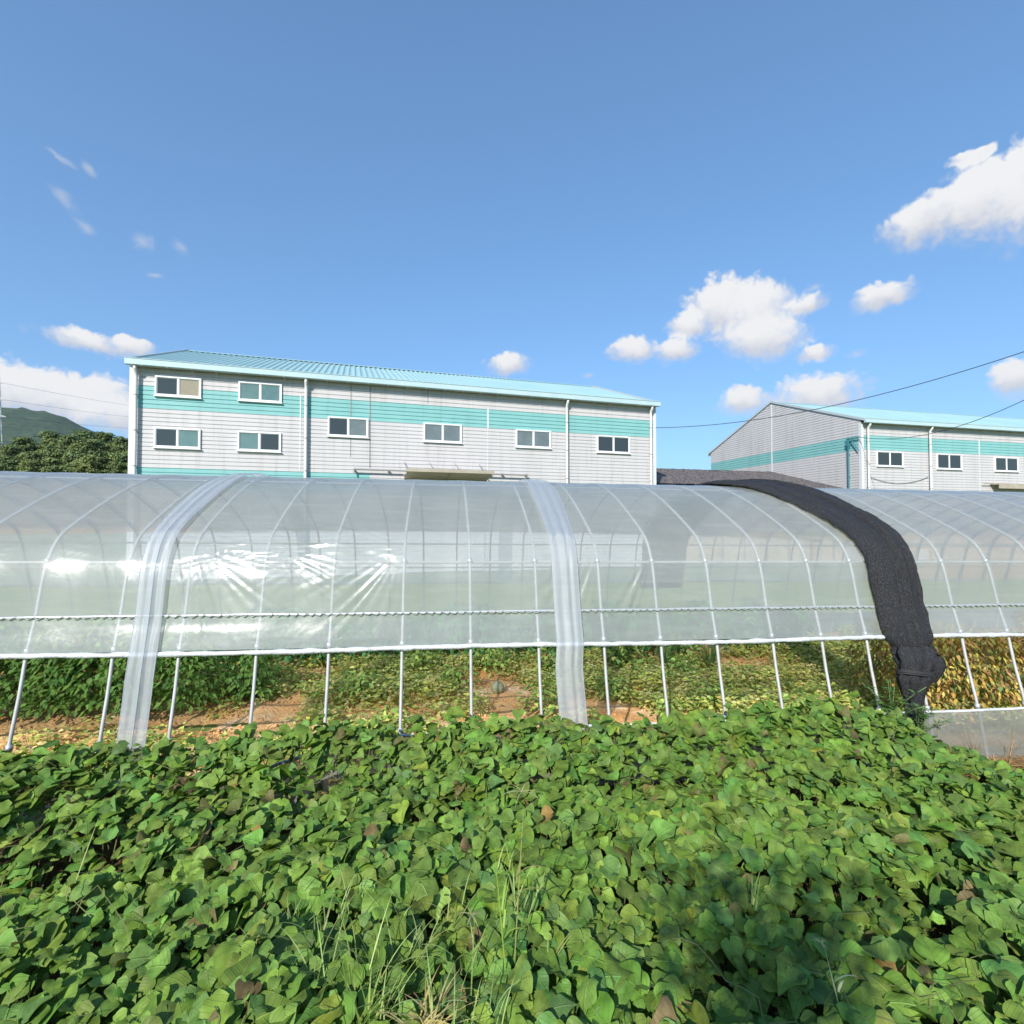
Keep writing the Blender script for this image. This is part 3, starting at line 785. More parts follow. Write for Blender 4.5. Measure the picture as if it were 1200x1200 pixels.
for (x, y, Y) in [(345, 1090, 2.3), (405, 1060, 2.3), (450, 1130, 2.0), (470, 1060, 2.35), (530, 1060, 2.3), (575, 1180, 1.8), (340, 1170, 1.9), (640, 1120, 2.05), (515, 1165, 1.8), (300, 1120, 2.1), (560, 1110, 2.05), (490, 1100, 2.1), (425, 1120, 2.0), (380, 1145, 1.95), (610, 1060, 2.3), (455, 1180, 1.8), (590, 1010, 2.6), (540, 1195, 1.75)]:
    p = at(x, y, Y); weed('grass_weed', p.x, p.y, p.z - .05, lg, 'grass', 'thin grass weeds in the lower middle', lambda r: grassclump(r, random.randint(6, 13), random.uniform(.18, .33), (.31, .38, .13), .9, .0058))
def feathery(r):
    b = Bl(); mb = MB()
    for k in range(9):
        a = random.uniform(0, 6.28); lean = random.uniform(.05, .28); h = random.uniform(.25, .5)
        pts = [(math.cos(a) * lean * t * t, math.sin(a) * lean * t * t, h * t) for t in np.linspace(0, 1, 6)]
        mb.tube(pts, .004, 5)
        for j in range(26):
            t = random.uniform(.15, 1); c_ = random.uniform(0, 6.28)
            q = (math.cos(a) * lean * t * t, math.sin(a) * lean * t * t, h * t)
            b.leaf(q, (math.cos(c_), math.sin(c_), .2), (random.gauss(0, .3), random.gauss(0, .3), 1), random.uniform(.05, .11), .016, jit((.10, .20, .05)))
    b.build('foliage', M['leaf_small'], r); mb.build('stem', M['stem'], r, True)
for (x, y, Y, lb) in [(1075, 868, 4.75, 'feathery green weed growing up over the foot of the black net'), (1045, 850, 4.7, 'smaller feathery green weed left of the net foot')]:
    p = at(x, y, Y); weed('leafy_weed', p.x, p.y, p.z - .05, lb, 'weed', 'feathery weeds by the net', feathery)
for k, (x, lb) in enumerate([(1105, 'dry brown grass tuft nearest the black net before the skirt'), (1140, 'dry brown grass tuft with tall thin stalks before the skirt, between two others'), (1178, 'dry brown grass tuft before the skirt at the right edge')]):
    p = ground_at(x, 893 - k * 3, .03)
    weed('dry_grass', p.x, p.y, .02, lb, 'dry grass', 'dry grass tufts before the skirt', lambda r: grassclump(r, 22, .38, (.40, .27, .13), .5, .006))

# crop plants inside
def bush(name, h, rad, nleaf, L, wd, cols, droop=.6, stems=5, label=None, cat='plant', group=None, lowcut=.15):
    r = empty(name); tag(r, label, cat, group)
    b = Bl(); mb = MB()
    mb.tube([(0, 0, -.05), (.01, 0, h * .5), (0, .01, h * .9)], [.011, .008, .004], 6)
    for k in range(stems):
        a = k * 6.28 / stems + random.uniform(-.4, .4); z0 = h * random.uniform(.15, .5)
        mb.tube([(0, 0, z0), (math.cos(a) * rad * .5, math.sin(a) * rad * .5, z0 + h * .2), (math.cos(a) * rad * .8, math.sin(a) * rad * .8, z0 + h * .38)], [.006, .004, .003], 5)
    for k in range(nleaf):
        z = h * (lowcut + (1.02 - lowcut) * random.random() ** .85); a = random.uniform(0, 6.28)
        rr = rad * math.sqrt(random.random()) * (1 - .45 * max(0, z / h - .6) / .4)
        q = (math.cos(a) * rr, math.sin(a) * rr, z); a2 = a + random.gauss(0, .7)
        b.leaf(q, (math.cos(a2), math.sin(a2), -droop + random.gauss(0, .35)), (random.gauss(0, .3) + .5 * math.cos(a), random.gauss(0, .3) + .5 * math.sin(a), 1), L * random.uniform(.6, 1.2), wd * random.uniform(.7, 1.2), jit(random.choice(cols), .25), .15)
    b.build('foliage', M['leaf_small'], r); mb.build('stem', M['stem'], r, True)
    return r
def scatter(protos, spots, labels, z=.03):
    for i, (s, w, sc) in enumerate(spots):
        p = protos[i % len(protos)]
        o = p if i < len(protos) else copy_tree(p)
        P = G(s, w, 0); o.location = (P.x, P.y, z); o.rotation_euler = (0, 0, random.uniform(0, 6.28)); o.scale = (sc,) * 3
        if labels: o['label'] = labels if isinstance(labels, str) else labels[i]
dk = [(.16, .29, .065), (.12, .24, .055), (.20, .34, .08)]
lab_p = 'dark green bushy pepper plant under the rolled film at the left'
pp = [bush('pepper_plant', 1.05, .38, 1300, .105, .045, dk, label=lab_p, cat='pepper plant', group='pepper plants in the left row') for _ in range(3)]
spots = [(-5.2 + .42 * i + random.uniform(-.05, .05), 1.95 + random.uniform(-.1, .1), random.uniform(.92, 1.08)) for i in range(-6, 5)]
scatter(pp, spots, lab_p)
q = [bush('pepper_plant', .66, .36, 700, .10, .042, dk, label='x', cat='pepper plant') for _ in range(2)]
scatter(q, [(-2.95, 2.3, 1.0), (-1.75, 4.3, .7)], ['lone low pepper plant on bare orange soil right of the narrow film strip', 'small dark pepper plant beside the bare soil bank under the film edge'])
lab_f = 'green crop plant blurred behind the milky film on the far side of the greenhouse'
fp = [bush('crop_plant', .85, .30, 300, .14, .06, [(.11, .30, .10), (.09, .26, .09)], label=lab_f, cat='crop plant', group='crop plants along the far wall') for _ in range(3)]
scatter(fp, [(-5 + .42 * i, 3.9 + random.uniform(-.15, .15), random.uniform(.75, 1.1)) for i in range(26)], lab_f)
lab_y = 'yellowing, browning crop plant standing behind the skirt right of the black net'
yl = [(.50, .34, .09), (.40, .25, .10), (.30, .29, .08), (.58, .42, .10), (.30, .17, .07), (.22, .26, .08)]
yp = [bush('yellowing_plant', 1.0, .30, 560, .085, .034, yl, 1.0, label=lab_y, cat='dying plant', group='yellowing plants right of the net', lowcut=.02) for _ in range(3)]
scatter(yp, [(4.55 + .36 * (i // 2) + random.uniform(-.06, .06), .55 + .55 * (i % 2) + random.uniform(-.08, .08), random.uniform(.85, 1.1)) for i in range(22)], lab_y)
lab_g = 'low leafy green plant among the weeds of the greenhouse floor'
gp = [bush('low_plant', .36, .30, 170, .10, .05, [(.28, .42, .10), (.22, .36, .09), (.36, .44, .13)], .3, label=lab_g, cat='plant', group='low plants on the greenhouse floor', lowcut=.1) for _ in range(3)]
scatter(gp, [(-1.6, 2.2, 1), (-1.1, 1.2, .8), (-.4, 2.4, .9), (.1, 3.2, 1), (.55, 1.5, .9), (1.0, 2.8, 1.1), (1.5, 1.8, .8), (2.1, 3.0, 1.2), (2.5, 1.3, .8), (2.7, 2.4, .9), (3.2, 3.2, 1.1), (3.3, .9, .8), (1.9, 1.0, .7), (-.9, 3.3, 1)], lab_g)
# reed-like tall grass seen through the film
lab_t = 'tall reedy grass clump blurred behind the film left of the black net'
def reed():
    r = empty('tall_grass'); tag(r, lab_t, 'tall grass', 'tall grass clumps behind the film')
    grassclump(r, 40, 1.25, (.10, .19, .06), .35, .016); return r
rp = [reed(), reed()]
scatter(rp, [(2.0, 3.0, 1), (2.35, 3.4, 1.05), (2.7, 2.9, .9), (3.05, 3.3, 1), (3.35, 2.8, .8)], lab_t)
# a melon left on the soil
ml = empty('melon'); P = ground_at(583, 812, .05); ml.location = (P.x, P.y, .115); tag(ml, 'round pale mottled melon lying among the weeds inside the greenhouse', 'melon')
u_, v_ = np.meshgrid(np.linspace(0, 2 * np.pi, 33), np.linspace(.02, np.pi - .02, 18), indexing='ij')
rr = .085 * (1 + .025 * np.cos(u_ * 8) * np.sin(v_))
mesh_np('fruit', np.stack([rr * np.sin(v_) * np.cos(u_), rr * np.sin(v_) * np.sin(u_), rr * np.cos(v_) * .95], -1).reshape(-1, 3), grid_faces(33, 18), M['melon'], ml)
mb = MB(); mb.tube([(0, 0, .09), (.01, 0, .12), (.03, .01, .135)], [.012, .008, .009], 6); mb.build('stalk', M['stem'], ml, True)
# drip hose
mb = MB(); mb.tube([G(s, .62 + .05 * math.sin(s * .9), .14 + .025 * math.sin(s * 1.7)) for s in np.arange(-9, -.2, .2)], .008, 6)
tag(mb.build('drip_hose', M['hose'], None, True), 'thin ochre hose stretched along the bare soil inside the greenhouse', 'hose')

# ------------------------------------------------------------------ warehouses
PITCH = .168
def panel_profile(z0, z1):
    """points (depth, z) of a grooved sandwich panel wall"""
    pts = []; z = z0; k = 0
    n = int(round((z1 - z0) / PITCH)); p = (z1 - z0) / n
    for i in range(n):
        a = z0 + i * p
        pts += [(0, a), (0, a + p * .82), (.026, a + p * .86), (.026, a + p * .96)]
    pts.append((0, z1))
    return pts
STRIPES = [(6.83, 7.72), (3.6, 4.47)]
def band_of(z):
    for a, b in STRIPES:
        if a <= z < b: return 1
    return 0
def wall_mesh(L, z1, axis, sign, x0=0, top=None, low=0):
    """grooved wall; axis 'x': along x at y=0 facing -y; axis 'y': along y at x=x0 facing sign*x with a gable top"""
    mb = MB()
    prof = []
    for a, b in [(0, 3.6), (3.6, 4.47), (4.47, 6.83), (6.83, 7.72), (7.72, z1)]:
        q = panel_profile(a, b); prof += q if not prof else q[1:]
    for (d0, za), (d1, zb) in zip(prof, prof[1:]):
        mi = band_of((za + zb) / 2)
        if abs(d0 - .02) < 1e-6 and abs(d1 - .02) < 1e-6: pass
        if axis == 'x':
            y0, y1 = (d0, d1) if sign < 0 else (top - d0, top - d1)
            f = (0, 1, 2, 3) if sign < 0 else (3, 2, 1, 0)
            xs = [(0, L, mi)]
            if mi == 1 and za < 4.5: xs = ([(0, low, 1)] if low else []) + [(low, L, 0)]
            for (xa, xb, m_) in xs:
                mb.add([(xa, y0, za), (xb, y0, za), (xb, y1, zb), (xa, y1, zb)], [f], m_)
        else:
            if za < 4.5: mi = 0
            def yr(z):
                if z <= top[0]: return 0, L
                h = (z - top[0]) / (top[1] - top[0]) * L / 2
                return h, L - h
            a0, a1 = yr(za); b0, b1 = yr(zb)
            f = (3, 2, 1, 0) if sign > 0 else (0, 1, 2, 3)
            mb.add([(x0 - sign * d0, a1, za), (x0 - sign * d0, a0, za), (x0 - sign * d1, b0, zb), (x0 - sign * d1, b1, zb)], [(0, 1, 2, 3)] if sign > 0 else [(3, 2, 1, 0)], mi)
    return mb

def window(root, x0, x1, z0, z1, panes):
    fr = MB(); t = .058; dp = .07
    cx, cz = (x0 + x1) / 2, (z0 + z1) / 2; W_, H_ = x1 - x0, z1 - z0
    yc = -.035
    fr.box((cx, yc, z0 + t / 2), (W_, dp, t)); fr.box((cx, yc, z1 - t / 2), (W_, dp, t))
    for x in (x0 + t / 2, x1 - t / 2): fr.box((x, yc, cz), (t, dp, H_ - 2 * t))
    fr.box((cx, yc + .006, cz), (t * .8, dp - .012, H_ - 2 * t))
    f = fr.build('window', M['pvc'], root)
    sl = MB(); sl.box((cx, -.052, z0 - .018), (W_ + .06, .105, .03)); sl.build('sill', M['pvc'], f)
    for (a, b_), m in zip(((x0 + t, cx - t * .4), (cx + t * .4, x1 - t)), panes):
        pn = MB(); pn.box(((a + b_) / 2, -.012, cz), (b_ - a, .012, H_ - 2 * t)); pn.build('pane', m, f)
        sh = MB(); w_ = .028
        sh.box(((a + b_) / 2, -.028, z0 + t + w_ / 2), (b_ - a, .02, w_)); sh.box(((a + b_) / 2, -.028, z1 - t - w_ / 2), (b_ - a, .02, w_))
        sh.box((a + w_ / 2, -.028, cz), (w_, .02, H_ - 2 * t - 2 * w_)); sh.box((b_ - w_ / 2, -.028, cz), (w_, .02, H_ - 2 * t - 2 * w_))
        sh.build('sash', M['pvc'], f)
    return f

def warehouse(name, loc, ang, L, D, label, wins, pipes, seams, low):
    root = empty(name, loc, ang); tag(root, label, 'warehouse', 'pale grey warehouses with teal bands')
    EV, RZ = 8.50, 11.40
    wall_mesh(L, EV - .06, 'x', -1, low=low).build('front_wall', [M['panel'], M['teal']], root)
    wall_mesh(L, EV - .06, 'x', 1, top=D).build('back_wall', [M['panel'], M['teal']], root)
    for sgn, x0 in ((-1, 0), (1, L)):
        wall_mesh(D, RZ + .02, 'y', sgn, x0, (EV + .155, RZ + .02)).build('gable_wall', [M['panel'], M['teal']], root)
    # ribbed roof: two slopes
    ov = .31
    for side in (0, 1):
        mb = MB(); x = -.03; xs = []
        while x < L + .03:
            xs += [(x, 0), (x + .06, .05), (x + .11, .05), (x + .17, 0)]; x += .27
        xs = [q for q in xs if q[0] < L + .03] + [(L + .03, 0)]
        ye = -ov if side == 0 else D + ov; ym = D / 2
        ze = EV + .06
        for (xa, ha), (xb, hb) in zip(xs, xs[1:]):
            mb.add([(xa, ye, ze + ha), (xb, ye, ze + hb), (xb, ym, RZ + .06 + hb), (xa, ym, RZ + .06 + ha)], [(0, 1, 2, 3) if side == 0 else (3, 2, 1, 0)])
        # underside
        mb.add([(-.03, ye, ze - .03), (L + .03, ye, ze - .03), (L + .03, ym, RZ + .03), (-.03, ym, RZ + .03)], [(3, 2, 1, 0)])
        mb.build('roof', M['roof'], root)
    mb = MB()
    for s_ in (-1, 1):
        A_ = Matrix.Translation((L / 2, D / 2, RZ + .125)) @ Matrix.Rotation(s_ * -.36, 4, 'X') @ Matrix.Translation((0, s_ * .16, 0))
        mb.box((0, 0, 0), (L + .08, .34, .012), 0, A_)
    mb.build('ridge_cap', M['roof'], root)
    # verge trim along the gables
    for x in (-.055, L + .055):
        mb = MB()
        for side in (0, 1):
            ye = -ov if side == 0 else D + ov
            for (dz0, dz1) in ((-.03, .12),):
                v = [(x - .02, ye, EV + .06 + dz0), (x + .02, ye, EV + .06 + dz0), (x + .02, ye, EV + .06 + dz1), (x - .02, ye, EV + .06 + dz1),
                     (x - .02, D / 2, RZ + .06 + dz0), (x + .02, D / 2, RZ + .06 + dz0), (x + .02, D / 2, RZ + .06 + dz1), (x - .02, D / 2, RZ + .06 + dz1)]
                mb.add(v, [(0, 1, 5, 4), (1, 2, 6, 5), (2, 3, 7, 6), (3, 0, 4, 7), (0, 3, 2, 1), (4, 5, 6, 7)])
        mb.build('verge_trim', M['verge'], root)
    # gutter: open channel with a lip, and its brackets
    for side in (0, 1):
        mb = MB(); y0 = -ov - .02 if side == 0 else D + ov + .02; sg = -1 if side == 0 else 1
        mb.box((L / 2, y0 + sg * .075, EV + .045), (L + .12, .014, .23)); mb.box((L / 2, y0, EV - .075), (L + .12, .14, .014))
        mb.box((L / 2, y0 + sg * .085, EV + .165), (L + .12, .035, .02))
        for x in (-.06, L + .06): mb.box((x, y0, EV + .04), (.012, .14, .21))
        g = mb.build('gutter', M['gutter'], root)
        if side == 0:
            for i in range(int(L / .85)):
                bk = MB(); x = .5 + i * .85
                bk.box((x, y0 + .02, EV - .092), (.03, .17, .018)); bk.box((x, y0 + .16, EV - .15), (.03, .20, .014), 0, None)
                bk.build('gutter_bracket', M['trim'], g)
    mb = MB(); mb.box((L / 2, -.16, EV - .055), (L, .30, .012)); mb.build('soffit', M['panel'], root)
    # corner trims
    for x in (0, L):
        mb = MB(); sx = -1 if x == 0 else 1
        mb.box((x - sx * .075 + sx * .01, -.012, (EV - .1) / 2), (.17, .02, EV - .1)); mb.box((x + sx * .014, .09, (EV - .1) / 2), (.02, .19, EV - .1))
        mb.build('corner_trim', M['trim'], root)
    for x in pipes:
        mb = MB(); mb.tube([(x, -.30, EV - .08), (x, -.27, EV - .22), (x, -.16, EV - .34), (x, -.15, EV - .5), (x, -.15, .2), (x, -.24, .08)], .066, 12)
        dpz = mb.build('downpipe', M['pipe'], root, True)
        for z_ in (1.5, 3.0, 4.5, 5.9, 7.3):
            cl = MB(); cl.tube([(x, -.15, z_ - .02), (x, -.15, z_ + .02)], .076, 12); cl.box((x, -.05, z_), (.03, .10, .03)); cl.build('pipe_clamp', M['steel'], dpz)
    for (x, za, zb, wd, m) in seams:
        mb = MB(); mb.box((x, -.006, (za + zb) / 2), (wd, .014, zb - za)); mb.build('panel_seam', m, root)
    for wn in wins: window(root, *wn)
    return root
gd, gt, gg, gn = M['glass_dark'], M['glass_teal'], M['glass_grey'], M['glass_tan']
L1 = 23.73
wins1 = [(.85, 2.47, 7.34, 8.14, (gd, gn)), (3.83, 5.48, 7.36, 8.16, (gt, gt)), (.85, 2.47, 5.27, 6.08, (gd, gt)), (3.82, 5.47, 5.27, 6.09, (gt, gd)),
         (7.33, 9.03, 6.06, 6.92, (gd, gg)), (11.47, 13.25, 6.02, 6.89, (gg, gg)), (15.92, 17.75, 5.97, 6.84, (gg, gg)), (20.27, 22.17, 5.90, 6.78, (gd, gd))]
seams1 = [(8.28, 5.2, 8.38, .03, M['seam']), (9.10, 4.75, 8.38, .045, M['seam']), (11.66, 7.80, 8.38, .03, M['seam']), (14.53, 6.83, 7.72, .08, M['trim']), (14.53, 1.0, 6.83, .03, M['trim']), (6.22, 4.5, 7.78, .05, M['trim']), (17.2, 7.72, 8.38, .02, M['trim'])]
b1 = warehouse('warehouse', (-15.013, 20.0, 0), R(17.42), L1, 15.0, 'two-storey pale grey warehouse with teal bands and eight windows, the large one at the left', wins1, [.24, 6.45, 18.56, 23.36], seams1, 9.1)
# sliding-door track and hood on the front of the first warehouse
mb = MB(); mb.tube([(8.43, -.22, 4.64), (16.44, -.22, 4.60)], .04, 8)
for x in (8.43, 9.9, 15.2, 16.4): mb.box((x, -.11, 4.62), (.05, .24, .10))
for x in (8.43, 16.44): mb.box((x, -.22, 4.56), (.05, .06, .18))
mb.build('door_track', M['steel'], b1)
mb = MB()
sl = [(10.6, -.01, 4.27), (14.45, -.01, 4.27), (14.45, -1.25, 4.54), (10.6, -1.25, 4.54)]
mb.add([(a, y, z + dz) for dz in (0, .03) for a, y, z in sl], [(0, 1, 2, 3), (7, 6, 5, 4), (0, 3, 7, 4), (1, 5, 6, 2), (0, 4, 5, 1)])
mb.box((12.525, -1.265, 4.565), (3.95, .03, .13)); mb.box((10.59, -.63, 4.43), (.03, 1.2, .05)); mb.box((14.46, -.63, 4.43), (.03, 1.2, .05))
hood = mb.build('door_hood', M['tan'], b1)
mb = MB(); mb.box((12.55, -.62, 4.385), (.05, 1.22, .03), 0, Matrix.Translation((12.55, -.62, 4.385)) @ Matrix.Rotation(-.215, 4, 'X') @ Matrix.Translation((-12.55, .62, -4.385))); mb.build('hood_seam', M['steel'], hood)
mb = MB()
for x in (10.6, 11.75, 12.95, 14.1):
    mb.tube([(x, -1.2, 4.6), (x, -.03, 5.05)], .016, 6); mb.tube([(x, -1.2, 4.6), (x, -1.2, 4.72)], .02, 6)
mb.build('hood_hanger', M['steel'], b1)
mb = MB(); mb.box((12.4, -.035, 2.05), (3.9, .05, 4.0)); mb.build('sliding_door', M['panel'], b1)

L2 = 30.0
wins2 = [(1.11, 3.19, 5.82, 6.76, (gd, gd)), (5.91, 8.0, 5.77, 6.76, (gd, gd)), (10.87, 13.0, 5.75, 6.70, (gd, gd)), (15.8, 17.9, 5.75, 6.70, (gd, gd))]
seams2 = [(9.58, 6.73, 7.80, .10, M['trim']), (9.58, 1, 6.73, .03, M['trim']), (19.2, 6.83, 7.72, .1, M['trim'])]
b2 = warehouse('warehouse', (21.44, 31.3, 0), R(13.76), L2, 15.0, 'smaller-looking pale grey warehouse with teal bands showing its pointed gable end, at the right', wins2, [.36, 5.25, 14.6], seams2, 0)
mb = MB(); mb.box((-.03, 7.5, 8.2), (.03, .10, 6.2)); mb.build('panel_seam', M['trim'], b2)
mb = MB(); mb.box((-.022, 7.5, 2.5), (.015, .04, 5.0)); mb.build('panel_seam', M['trim'], b2)
mb = MB(); mb.tube([(-.10, .84, 1.0), (-.10, .84, 7.62)], .05, 8); 
for z_ in (5.2, 6.6): mb.box((-.05, .84, z_), (.10, .10, .05))
mb.build('conduit', M['teal_steel'], b2)
mb = MB(); mb.tube([(-.14, .95, 7.60), (-.14, -.02, 7.58)], .035, 6); mb.tube([(-.14, .82, 6.9), (-.14, .45, 7.58)], .03, 6); mb.tube([(-.14, .62, 7.55), (-.14, .05, 6.75)], .03, 6); mb.box((-.14, .84, 7.3), (.12, .12, .34))
mb.build('cable_bracket', M['teal_steel'], b2)
mb = MB(); mb.tube([(.55 + 4.6 * t, -.06, 5.15 - .9 * 4 * t * (1 - t) * .45 + .1 * t) for t in np.linspace(0, 1, 14)], .018, 5); mb.build('slack_cable', M['steel'], b2, True)
mb = MB(); mb.box((13.0, -.3, 4.86), (5.2, .5, .05)); mb.box((13.0, -.55, 4.72), (5.2, .03, .3)); mb.tube([(9.6, -.2, 4.9), (17, -.2, 4.95)], .03, 6); mb.build('door_hood', M['tan'], b2)

# dark tarp-roofed shed between them
sh = empty('shed', (13, 31, 0)); tag(sh, 'low shed with a dark mottled tarp roof between the two warehouses', 'shed')
def shp(x, y, z): return (x - 13, y - 31, z)
e0, e1, r0, r1 = shp(7.9, 29.5, 4.62), shp(19.4, 29.5, 4.25), shp(6.6, 34, 6.05), shp(17.3, 34, 5.72)
def tri_grid(a, b, c, d, nu, nv, seed):
    V = []
    for i in range(nu + 1):
        for j in range(nv + 1):
            u, v_ = i / nu, j / nv
            p = (Vector(a) * (1 - u) + Vector(b) * u) * (1 - v_) + (Vector(d) * (1 - u) + Vector(c) * u) * v_
            V.append((p.x, p.y, p.z + .05 * float(vnoise(np.array(u * 30), np.array(v_ * 12), seed, 2)) * .3 + .012 * math.sin(u * 3.14 * 30)))
    return np.array(V), grid_faces(nu + 1, nv + 1)
e2_, e3_ = shp(18.6, 38.5, 4.25), shp(5.6, 38.5, 4.6)
for q in ((e0, e1, r1, r0), (e2_, e3_, r0, r1), (e1, e2_, r1, r1)):
    V, F = tri_grid(*q, 60, 18, 3); mesh_np('roof', V, F, M['tarp'], sh)
mb = MB()
for a, b_ in ((e0, e1), (e1, e2_), (e2_, e3_), (e3_, e0)):
    a = Vector(a) * .985; b_ = Vector(b_) * .985
    mb.add([(a.x, a.y, 0), (b_.x, b_.y, 0), (b_.x, b_.y, b_.z - .06), (a.x, a.y, a.z - .06)], [(0, 1, 2, 3)])
mb.build('wall', M['board'], sh)
for i in range(9):
    t = (i + .3) / 9; p = Vector(e0).lerp(Vector(e1), t); mb = MB(); mb.box((p.x, p.y + .02, (p.z - .1) / 2), (.10, .10, p.z - .1)); mb.build('post', M['bark'], sh)
mb = MB(); mb.box((5.9, -1.65, 4.02), (.9, .5, .30)); mb.build('eave_board', M['seam'], sh)

# ------------------------------------------------------------------ cables and pole
def cable(p, q, sag, r, label, cat='cable', group=None, m=None, n=40):
    mb = MB(); p, q = Vector(p), Vector(q)
    o_ = p.copy()
    mb.tube([p.lerp(q, t) - Vector((0, 0, 4 * sag * t * (1 - t))) for t in np.linspace(0, 1, n)], r, 6)
    return tag(mb.build('power_cable', m or M['wire'], None, True), label, cat, group)
cable((7.63, 27.05, 7.35), (20, 15, 9.1), .98, .015, 'upper black cable rising from the left warehouse corner to the right edge')
g0 = b2.matrix_basis @ Vector((-.14, 0, 7.58))
cable(g0, (20, 15, 8.77), 1.38, .014, 'lower black cable running from the gable bracket of the right warehouse')
up = empty('utility_pole', (20, 15, 0)); tag(up, 'grey concrete utility pole holding both black cables', 'utility pole')
mb = MB(); mb.tube([(0, 0, -.2), (0, 0, 9.8)], [.17, .11], 14); mb.build('pole', M['concrete'], up, True)
mb = MB(); mb.box((0, -.14, 9.1), (1.6, .09, .09)); mb.build('crossarm', M['steel'], up)

# pylon at the left edge and its far lines
PX = at(-11, 545, 150)
py = empty('transmission_tower', (PX.x, PX.y, 0)); tag(py, 'grey lattice transmission tower cut by the left edge', 'pylon')
mb = MB()
def leg_r(z): return np.interp(z, [0, 26, 48], [4.0, 1.6, .9])
lev = [0, 8, 15, 21, 26, 30, 34, 38, 42, 46]
for sx in (-1, 1):
    for sy in (-1, 1):
        mb.tube([(sx * leg_r(z), sy * leg_r(z), z) for z in lev], .14, 5)
for za, zb in zip(lev, lev[1:]):
    a, c_ = leg_r(za), leg_r(zb)
    for (x1, y1, x2, y2) in ((-1, -1, 1, -1), (-1, 1, 1, 1), (-1, -1, -1, 1), (1, -1, 1, 1)):
        mb.tube([(x1 * a, y1 * a, za), (x2 * c_, y2 * c_, zb)], .085, 4); mb.tube([(x2 * a, y2 * a, za), (x1 * c_, y1 * c_, zb)], .085, 4)
        mb.tube([(x1 * c_, y1 * c_, zb), (x2 * c_, y2 * c_, zb)], .085, 4)
mb.build('lattice', M['pylon'], py)
for z_, w in ((34, 4.2), (39, 3.6), (44, 3.0)):
    mb = MB()
    for sy in (-.6, .6):
        mb.tube([(-w, 0, z_), (0, sy, z_ + 1.1), (w, 0, z_)], .09, 4); mb.tube([(-w, 0, z_), (0, sy, z_), (w, 0, z_)], .09, 4)
    mb.build('arm', M['pylon'], py)
for i, (z_, w, nm) in enumerate(((34, 4.2, 'lowest'), (39, 3.6, 'middle'), (44, 3.0, 'topmost'))):
    q = at(330, 497 - i * 6, 420)
    cable((PX.x + w, PX.y, z_), q, 5, .032, nm + ' thin power line crossing the cloud from the lattice tower', 'power line', 'far power lines')

# ------------------------------------------------------------------ hills and trees
def hill(name, prof_px, Yc, depth, seed, amp):
    """ridge whose skyline passes the given bearings; rows run from the foot towards and past the crest"""
    xs = np.linspace(prof_px[0][0], prof_px[-1][0], 240)
    top = np.interp(xs, [p_[0] for p_ in prof_px], [p_[1] for p_ in prof_px])
    rows = np.linspace(-1, 1.0, 60)
    V = []
    for x, y in zip(xs, top):
        c_ = at(x, y, Yc)
        for r_ in rows:
            k = max(0, 1 - abs(r_) ** 1.5)
            Yp = Yc + r_ * depth
            V.append((c_.x * Yp / Yc if False else c_.x + (x - 600) / 600 * r_ * depth * .25, Yp, max(0, c_.z) * k - 3 * (1 - k)))
    V = np.array(V); nz_ = vnoise(V[:, 0] / amp[1], V[:, 1] / amp[1], seed, 4)
    V[:, 2] += nz_ * amp[0] * np.clip(V[:, 2] / 30, 0, 1) + np.clip(V[:, 2] / 30, 0, 1) * amp[2] * rng.normal(0, 1, len(V))
    return mesh_np(name, V, grid_faces(240, 60), M['hill'], None, True)
tag(hill('mountain', [(-900, 560), (-500, 520), (-250, 500), (-80, 485), (0, 477), (40, 480), (75, 490), (120, 508), (155, 522), (230, 548), (330, 575), (470, 600), (620, 613)], 1500, 620, 5, (14, 120, 2.0)), kind='structure')
tag(hill('low_hills', [(500, 600), (760, 592), (1000, 585), (1300, 580), (1700, 585), (2300, 600)], 1200, 400, 6, (8, 100, 1.5)), kind='structure')

def tree_proto(h, rad, nclump, cols, seed):
    r = empty('forest_tree')
    tag(r, 'x', 'tree', 'trees of the wood left of the warehouse')
    mb = MB(); mb.tube([(0, 0, -.5), (.1, 0, h * .5), (0, .1, h * .92)], [.28, .2, .06], 7)
    b = Bl(); rr_ = random.Random(seed)
    for k in range(nclump):
        t = rr_.random() ** .7; z = h * (.28 + .72 * t)
        a = rr_.uniform(0, 6.28); rm = rad * (1 - .75 * max(0, t - .3) / .7) * rr_.uniform(.35, 1.0)
        c_ = np.array([math.cos(a) * rm, math.sin(a) * rm, z])
        if k % 4 == 0: mb.tube([(0, 0, z - .8), tuple(c_)], [.07, .03], 4)
        col = np.array(rr_.choice(cols)) * math.exp(rr_.gauss(0, .2))
        R_ = rr_.uniform(.55, 1.0)
        for j in range(44):
            d_ = np.array([rr_.gauss(0, 1), rr_.gauss(0, 1), rr_.gauss(0, .55)]); d_ /= np.linalg.norm(d_)
            q = c_ + d_ * R_ * rr_.uniform(.4, 1.0) * np.array([1, 1, .55])
            nn = d_ + np.array([rr_.gauss(0, .4), rr_.gauss(0, .4), .6 + rr_.gauss(0, .3)])
            tp_ = np.cross(nn, [rr_.gauss(0, 1), rr_.gauss(0, 1), rr_.gauss(0, 1)])
            b.leaf(q, tp_, nn, rr_.uniform(.26, .46), rr_.uniform(.18, .3), col * math.exp(rr_.gauss(0, .15)))
    b.build('crown', M['needle'], r); mb.build('trunk', M['bark'], r, True)
    return r
pine = [(.125, .172, .068), (.145, .187, .074), (.105, .152, .064)]
decid = [(.155, .20, .07), (.16, .192, .072)]
